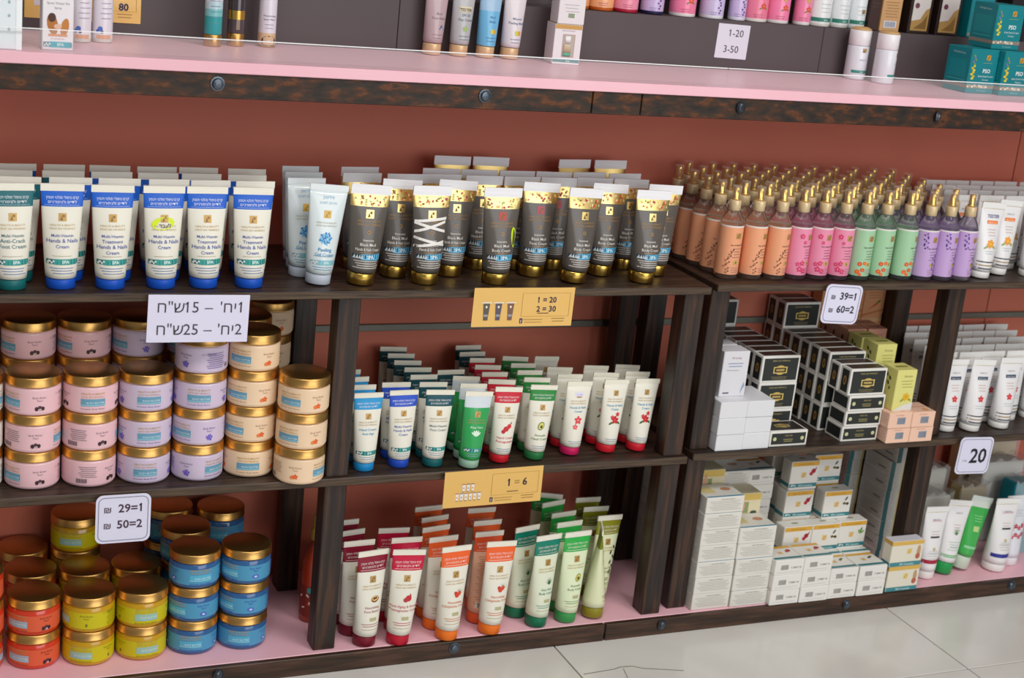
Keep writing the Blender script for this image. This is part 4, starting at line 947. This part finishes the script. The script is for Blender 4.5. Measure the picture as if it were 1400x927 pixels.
def ledge_tube(body, title, tcol, motif, bands=(), tester=False):
    H = .15
    pr = [('t', title[0], .003, .072, .0062, tcol, .01), ('t', title[1], .003, .064, .0062, tcol, .01)] + lines(.003, .036, .022, 2, .006, .0012, tcol)
    if motif == 'drop': pr += [('p', [(.004, .046), (.014, .046), (.009, .055)], '#2a6a9a')]
    if motif == 'leaf': pr += flower(.003, .05, .006, '#9ab86a', '#c8c060')
    if motif == 'box': pr += [('r', .0, .044, .006, .052, '#c8d04a'), ('r', .006, .044, .012, .052, '#d8a04a')]
    if tester: pr += [('r', -.010, .080, .014, .090, '#d8cfae'), ('t', 'TESTER', .002, .0815, .0072, '#3a3430', .03)]
    return tube('lt', 'tube', H, .0175, .0232, .0205, C(body, .3, 0, .3), 'satin_gold', '#e2dcd4', .01, bands, pr, capmat=C('#dfbd92', .35, .3, 0), name='mask_tube')
for i, (px, body, ti, tc, mo, bd, te, lab) in enumerate(((591, '#b9a2a6', ('Mud', 'Face Mask'), '#8f7c88', 'drop', (), False, 'dusty mauve tube with gold cap on the pink shelf'), (628, '#b4b6b8', ('SPF 50', 'Day Cream'), '#6d7686', 'leaf', (), True, 'grey tube with tester label on the pink shelf'), (665, '#9cc0dc', ('Mud', 'Mask'), '#4a7fa8', 'box', ((.0222, .085, C('#6cb4dc', .3, 0, .3)),), False, 'sky blue tube with gold cap on the pink shelf'), (696, '#dcd6da', ('Mineral', 'Peeling Mask'), '#6f7a98', 'box', (), False, 'off-white peeling mask tube with gold cap on the pink shelf'))):
    p = onz(px, 76 + (px - 590) * .06, ZL)
    spawn(ledge_tube(body, ti, tc, mo, bd, te), (p.x + .004 + (.004 if i == 3 else 0), .2505, Z), lab, 'tubes on the pink shelf', ry=.03)
# white window carton with a small bottle, another carton on top
t = thing('window_carton', 'white carton with window showing a small green bottle', 'box', (1.288, .206, Z + .0004), (0, 0, -.12))
m_ = MB(); m_.box(-.027, .027, 0, .05, 0, .074, C('#e4e0e4', .4), .0008, {'top': C('#d0aa62', .4)})
m_.decal([('r', -.026, .0655, .026, .0735, '#c89a4c'), ('r', -.026, .004, .026, .010, '#5a8a8c'), ('t', 'SPA', .004, .0045, .005, '#e0eeee'), ('t', 'Dead Sea Minerals', 0, .0615, .0034, '#9a8a9a')], lambda u, v, q: (u, -.0003 - q, v)); m_.build('carton', t)
m_ = MB(); m_.decal([('r', -.012, .014, .012, .056, '#b89a8a'), ('r', -.0105, .0155, .0105, .0545, '#b4aea8')], lambda u, v, q: (u + .002, -.0006 - q, v)); w_ = m_.build('window', t)
m_ = MB(); m_.lathe([(.007, .016), (.0075, .018), (.0075, .022)], '#5aa890', 14, cx=0, cy=-.0002, sy=.12); m_.lathe([(.0075, .022), (.0075, .034), (.006, .038)], '#c8b89a', 14, sy=.12); m_.lathe([(.0055, .040), (.0055, .053)], '#e8e6e4', 14, sy=.12)
m_.build('small_bottle', w_, (0.000, -.0014, 0))
m_ = carton('white_carton', .052, .046, .06, '#e2dee0', None, [('r', -.006, .012, .006, .02, '#8a9a7a')] + lines(0, .035, .03, 3, .006, .001, '#b0a8b0'))
put(m_, (1.290, .206, Z + .0745), 'small white carton on top of the window carton', None, -.12)
# roll-on sticks
def rollon(em):
    pr = emblem(.0, .060, .009) + [('t', 'Roll-On', 0, .039, .005, '#7f9ab0'), ('r', -.022, .0135, .022, .0195, '#3f8c84'), ('t', 'SPA', 0, .0142, .0045, '#dcecea')]
    m_ = MB(); r = .0225
    m_.lathe([(r * .93, 0), (r, .003), (r, .0665), (r * .96, .0685)], C('#dfe3ea', .25, 0, .4), 28); m_.decal(pr, lambda u, v, q: ((r + .0004 + q) * math.sin(u / r), -(r + .0004 + q) * math.cos(u / r), v))
    b_ = m_.mesh('stick_body'); m_ = MB(); m_.lathe([(r * .96, .0690), (r, .0700), (r, .0985), (r * .97, .100)], C('#ecebee', .3, 0, .3), 28); c_ = m_.mesh('cap')
    m_ = MB(); m_.lathe([(r * .95, .100), (r * .92, .1030), (r * .6, .1062), (.0003, .1072)], C('#c8a06a', .45), 28); d_ = m_.mesh('cap_top')
    return ('deodorant_stick', 'deodorant', [('stick_body', b_), ('cap', c_), ('cap_top', d_)])
ro = rollon(0)
spawn(ro, (1.972, .243, Z), 'white roll-on stick with tan top, the left and rear one', 'roll-on sticks', rz=0)
spawn(ro, (2.008, .196, Z), 'white roll-on stick with tan top, the right and nearer one', 'roll-on sticks', rz=.75)
# teal cartons
def teal(h=.09, w=.074):
    fr = [('t', 'PSO', .010, .042, .0115, '#e8f0f0', .02), ('t', 'Body Relief Cream', .010, .0335, .0052, '#d8e8e8'), ('t', 'Psoriasis', .010, .0265, .0048, '#d8e8e8')] + emblem(.010, .073, .0105, '#c8963a', '#8a6420') + lines(.010, .062, .026, 1, .003, .0008, '#8fae7a')
    for k in range(12): fr.append(('e', -.026 + .003 * math.sin(k * 2.2), .030 + .0042 * k, .0026 + .0012 * (k < 6), .0024, ('#e0cf3a', '#c8b82a', '#8a6ab0', '#6a9a4a')[k % 2 if k < 7 else 2 + (k % 2)]))
    fr += [('r', -.037, .0105, .037, .0175, '#8f8478'), ('r', -.004, .0110, .016, .017, '#b4aca0')] + [('e', -.034 + .0062 * k, .0135 + .002 * (k % 2), .003, .0022, ('#d8ccb8', '#b09c88', '#e4dccb')[k % 3]) for k in range(9)] + [('t', 'SPA Cosmetics', .004, .0045, .004, '#9fd0d0')]
    lf = [('r', -.026, .030, .026, .066, '#128a92'), ('r', -.026, .024, .026, .026, '#35a4a8'), ('t', 'PSO Relief Cream', 0, .077, .0048, '#c8e4e4'), ('r', -.035, .0105, .035, .0175, '#8f8478')]
    return carton('teal_carton', w, .07, h, '#0c7f88', None, fr, lf)
tl = teal()
a_ = .05
put(tl, (2.188, .108, Z), 'teal carton with yellow flowers, lower left of three', 'teal cartons', a_)
put(tl, (2.2645, .096, Z), 'teal carton with yellow flowers, lower right of three', 'teal cartons', a_)
put(tl, (2.246, .122, Z + .0905), 'teal carton with yellow flowers, upper one on the pair', 'teal cartons', a_)
# bottles and cartons along the riser top
Z = RZ
RB = [(791, '#e2995c', '#b0602c', 'orange', .022), (813, '#eaa878', '#c05a1c', 'peach orange', .026), (853, '#ea8fa8', '#b01f3a', 'pink red-based', .026), (893, '#c8b4de', '#20204a', 'lilac navy-based', .0235), (936, '#ee7fa4', '#eae2e0', 'pink white-based', .027), (976, '#cbbfe2', '#e4e2ea', 'lilac white-based', .025), (1010, '#c9b8e0', '#e0dcea', 'pale lilac', .018), (1028, '#e87f9c', '#e8e0dc', 'rose', .026), (1066, '#f083ac', '#e6e0de', 'hot pink', .025), (1100, '#ee86ac', '#e6e0de', 'bright pink', .018), (1120, '#e2e6e6', '#d8d2cc', 'white green-banded', .025), (1149, '#dfe4e6', '#d4d0ca', 'white green-banded', .021), (1173, '#e0e6ea', '#d4d6d8', 'white green-banded', .020)]
prevx = -9; prevr = 0; seen = {}
for i, (px, col, bs, cn, r) in enumerate(RB):
    x = ony(px, 25, RY + .004).x + .008
    x = max(x, prevx + prevr + r + .001); prevx, prevr = x, r
    pr = []
    if i < 3 or cn in ('rose', 'hot pink', 'bright pink', 'pink white-based'): pr += flower(.003, .032, .007, '#d8503a' if 'pink' in cn or cn == 'rose' else '#d8843a', '#f0b070', 5, '#7a8a4a') + lines(-.006, .014, .02, 2, .004, .001, '#b85a6a') + [('r', -.004, .045, .004, .052, '#c8a45c')]
    elif 'lilac' in cn:
        for k in range(9): pr.append(('e', .004 + .003 * math.sin(k * 2.3), .012 + .005 * k, .0022, .0018, ('#6a4a96', '#4a3a7a')[k % 2]))
        pr += lines(-.008, .012, .014, 2, .004, .001, '#8a7ab0')
    else: pr += [('r', -r * 1.2, .010, r * 1.2, .018, '#2f7d6c'), ('t', 'SPA', .002, .0112, .006, '#d8ecea')] + lines(0, .045, .024, 3, .008, .001, '#b0b4b8') + (emblem(.004, .036, .009) if i == 12 else [])
    seen[cn] = seen.get(cn, 0) + 1
    lab = '%s bottle standing on the riser' % cn if cn != 'white green-banded' else 'white bottle with green band on the riser, %s of three' % ORD[seen[cn] - 1]
    spawn(bottle('lotion_bottle', 'bottle', r, .16, [(.0065, C(bs, .2, 0, .4)), (.105, cm(col))], pr, .011, .03, cm('#eeeae8') if i > 3 else 'gold', shoulder=.02), (x, RY + .005 + r + (.027 - r) * .3, Z), lab, 'bottles along the riser')
for i, (px, w, h, body, fr, lab) in enumerate((
    (1217, .05, .13, '#c89c6c', [('r', -.016, .008, .016, .022, '#d8d8dc')] + barcode(0, .0095, .026, .011, '#5a6a8a') + lines(0, .06, .036, 6, .006, .001, '#96703c'), 'tan carton with barcode on the riser'),
    (1257, .058, .13, '#2a1c18', [('r', -.022, .006, .022, .075, '#cfc8c4'), ('p', [(-.022, .006), (.022, .006), (.022, .055), (.012, .05), (.0, .030), (-.022, .026)], '#a8844c'), ('p', [(-.015, .010), (.018, .010), (.018, .04), (.006, .024)], '#7a5a2c'), ('e', -.012, .058, .006, .006, '#6a3a4a')], 'dark carton with blond hair picture on the riser, left'),
    (1296, .060, .13, '#2a1c18', [('r', -.023, .006, .023, .078, '#d2cbc8'), ('p', [(-.023, .006), (.023, .006), (.023, .058), (.012, .052), (.0, .032), (-.023, .028)], '#b08c52'), ('p', [(-.015, .010), (.018, .010), (.018, .042), (.006, .025)], '#8a6834'), ('e', -.012, .060, .006, .006, '#6a3a4a')], 'dark carton with blond hair picture on the riser, right'),
    (1340, .062, .12, '#0c7f88', [('e', -.02, .02 + .006 * k, .003, .003, ('#c8c03a', '#8a6ab0')[k % 2]) for k in range(8)] + [('r', -.03, .004, .03, .010, '#8f8478')], 'teal carton standing on the riser behind the others'),
    (1392, .05, .12, '#1c1a1c', [('t', 'DEAD SEA', 0, .05, .006, '#b8a878'), ('e', 0, .07, .004, .006, '#c8a860')], 'black carton with gold print on the riser'),
    (1194, .026, .13, '#3a2420', lines(0, .08, .018, 5, .008, .001, '#5a4038'), 'narrow dark brown carton between white bottles and tan carton'))):
    x = ony(px, 40, RY + .006).x
    put(carton('riser_carton', w, .045, h, body, None, fr), (x, RY + .010, Z), lab, 'cartons along the riser')

settle()
# ------------------------------------------------------------------ price signs
def rounded(w, h, r, n=5):
    pts = []
    for cx, cy, a0 in ((w / 2 - r, h / 2 - r, 0), (-w / 2 + r, h / 2 - r, 90), (-w / 2 + r, -h / 2 + r, 180), (w / 2 - r, -h / 2 + r, 270)):
        for k in range(n + 1): a = math.radians(a0 + 90 * k / n); pts.append((cx + r * math.cos(a), cy + r * math.sin(a)))
    return pts
def plate(m_, w, h, r, t, col):
    ps = rounded(w, h, r); n = len(ps)
    m_.add([(x, 0, z) for x, z in ps] + [(x, t, z) for x, z in ps], [tuple(range(n)), tuple(range(2 * n - 1, n - 1, -1))] + [(k + n, (k + 1) % n + n, (k + 1) % n, k) for k in range(n)], col)
def sign(name, label, loc, w, h, r, col, items, border=None, rot=(0, 0, 0), holder=False):
    t = thing(name, label, 'price sign', loc, rot)
    m_ = MB(); plate(m_, w, h, r, .0012, C(col, .22, 0, .4))
    m_.build('card', t)
    m_ = MB()
    if border:
        a = rounded(w - 2 * border[0], h - 2 * border[0], max(.001, r - border[0] * .4)); b = rounded(w - 2 * border[0] - 2 * border[1], h - 2 * border[0] - 2 * border[1], max(.001, r - border[0] * .4 - border[1])); n = len(a)
        m_.add([(x, -.0004, z) for x, z in a] + [(x, -.0004, z) for x, z in b], [(k, (k + 1) % n, (k + 1) % n + n, k + n) for k in range(n)], border[2])
    m_.decal(items, lambda u, v, q: (u, -.0004 - q, v))
    m_.build('print', t)
    return t
INK = '#4a3f4a'
sign('price_sign', 'white laminated paper sign with two lines of Hebrew prices', (.571, -.004, .6835), .167, .081, .001, '#dcdaf0', [('t', 'ח"ש', -.046, .0105, .027, INK), ('t', '15', -.012, .0105, .0265, INK), ('t', '–', .016, .0105, .0265, INK), ('t', "'חי1", .053, .0105, .0265, INK), ('t', 'ח"ש', -.046, -.0275, .027, INK), ('t', '25', -.012, -.0275, .0265, INK), ('t', '–', .016, -.0275, .0265, INK), ('t', "'חי2", .053, -.0275, .0265, INK)], rot=(0, .015, 0))
BD_ = (.004, .0013, '#8a8698')
sign('price_tag', 'white rounded price tag reading 29 and 50 above blue jars', (.460, -.004, .3355), .091, .087, .012, '#dddcf2', [('t', '₪', -.026, .012, .017, '#5a4a58', .01), ('t', '29=1', .011, .012, .0205, '#4a3240', .02), ('t', '₪', -.026, -.017, .017, '#5a4a58', .01), ('t', '50=2', .011, -.017, .0205, '#4a3240', .02)], BD_)
sign('price_tag', 'white rounded price tag reading 39 and 60 under mist bottles', (1.850, -.004, .690), .088, .080, .012, '#dddcf2', [('t', '₪', -.024, .010, .0145, '#4a4450', .01), ('t', '39=1', .011, .010, .0205, '#2a2630', .02), ('t', '₪', -.024, -.017, .0145, '#4a4450', .01), ('t', '60=2', .011, -.017, .0205, '#2a2630', .02)], BD_, rot=(0, .06, 0))
sign('price_tag', 'white rounded price tag reading 20 at the far right', (2.264, -.004, .3455), .091, .084, .012, '#dddcf2', [('t', '20', .010, -.016, .046, '#1c1a24', .02, .05), ('t', 'ח"ש', -.024, -.014, .007, '#8a8698')], BD_, rot=(0, .04, 0))
def flyer(name, label, loc, w, h, lines_, pics, rot=(0, 0, 0)):
    it = [('r', -.02 * w, -h * .24, .46 * w, -h * .235, '#a8843a'), ('r', -.02 * w, h * .36, .46 * w, h * .365, '#a8843a'), ('r', -.02 * w, -h * .24, -.017 * w, h * .36, '#a8843a'), ('r', .457 * w, -h * .24, .46 * w, h * .36, '#a8843a'), ('r', -.03 * w, -h * .42, 0, -h * .29, '#3a2c5a'), ('t', 'f', -.015 * w, -h * .41, h * .12, '#f0e0c0')]
    it += lines(.11 * w, -h * .33, .2 * w, 2, h * .07, h * .016, '#b08a48') + lines(.36 * w, -h * .31, .14 * w, 2, h * .07, h * .016, '#a07a3c') + lines(.2 * w, -h * .17, .12 * w, 1, .01, h * .022, '#7a5a34')
    return sign(name, label, loc, w, h, .0008, '#e4b660', it + lines_ + pics, rot=rot)
W_, H_ = .198, .072
pics = []
for k in range(3):
    u = -.073 + .0235 * k
    pics += [('p', [(u - .0065, .008), (u + .0065, .008), (u + .0042, -.024), (u - .0042, -.024)], ('#5f564e', '#5c5460', '#7a5a4c')[k]), ('r', u - .0095, .0075, u + .0095, .0100, '#e8dcc8'), ('e', u, .001, .0018, .0024, '#f0e4d0'), ('r', u - .004, -.017, u + .004, -.013, '#9a9aa4')]
flyer('price_flyer', 'yellow price flyer with three dark tubes pictured, reading 20 and 30', (1.157, -.004, .6945), W_, H_, [('t', '1 = 20', .045, .0085, .0148, '#2c2046', .02), ('t', '2 = 30', .045, -.0085, .0148, '#2c2046', .02)], pics, (0, .005, 0))
pics = []
for k in range(9):
    u, v = (-.072 + .0088 * k, -.022) if k < 6 else (-.060 + .0088 * (k - 6), -.004)
    pics += [('p', [(u - .0033, v + .013), (u + .0033, v + .013), (u + .0022, v), (u - .0022, v)], '#ece4dc'), ('r', u - .0033, v + .0128, u + .0033, v + .0142, ('#b84a4a', '#3a5a8a', '#8a5a3a')[k % 3]), ('r', u - .0022, v - .0012, u + .0022, v, '#6a4a5a'), ('e', u, v + .006, .0012, .0016, ('#c86a6a', '#6a8aa8')[k % 2])]
flyer('price_flyer', 'yellow price flyer with rows of pale tubes pictured, reading 6', (1.1355, -.004, .348), W_, .071, [('t', '1', .030, .000, .020, '#3a2440', .02), ('t', '=', .047, .000, .020, '#b09048', .01), ('t', '6', .063, .000, .020, '#2c2a30', .02)], pics, (0, -.012, 0))
flyer('price_flyer', 'yellow flyer reading 80 on the riser behind the slim bottles', (.418, RY - .0016, 1.1615), .190, .074, [('t', '80', .066, -.016, .0165, '#2c2046', .03)], [('p', [(-.075 + .02 * k - .006, .01), (-.075 + .02 * k + .006, .01), (-.075 + .02 * k + .005, -.016), (-.075 + .02 * k - .005, -.016)], '#d8d0d4') for k in range(2)], (0, 0, 0))
sign('price_card', 'white paper card reading 1-20 and 3-50 on the riser', (1.6875, RY - .0016, 1.1605), .074, .068, .0006, '#dedcea', [('t', '1-20', .006, .010, .020, '#3a363e'), ('t', '3-50', -.001, -.022, .020, '#3a363e')], rot=(0, .02, 0))

# hairline crack in the floor tile in front of the platform
def crack(pts, w=.0012):
    m_ = MB(); q = [onz(px, py, 0) for px, py in pts]
    for a, b in zip(q, q[1:]):
        d = (b - a).normalized(); n = Vector((-d.y, d.x, 0)) * w
        m_.add([(a - n)[:2] + (.0004,), (a + n)[:2] + (.0004,), (b + n)[:2] + (.0004,), (b - n)[:2] + (.0004,)], [(0, 1, 2, 3)], C('#8f887e', .6))
    m_.build('crack', floor)
crack([(798, 922), (822, 918), (840, 915), (848, 912), (865, 911), (880, 914), (900, 915), (935, 917)])
crack([(852, 914), (856, 922), (858, 927), (862, 936)], .0008)
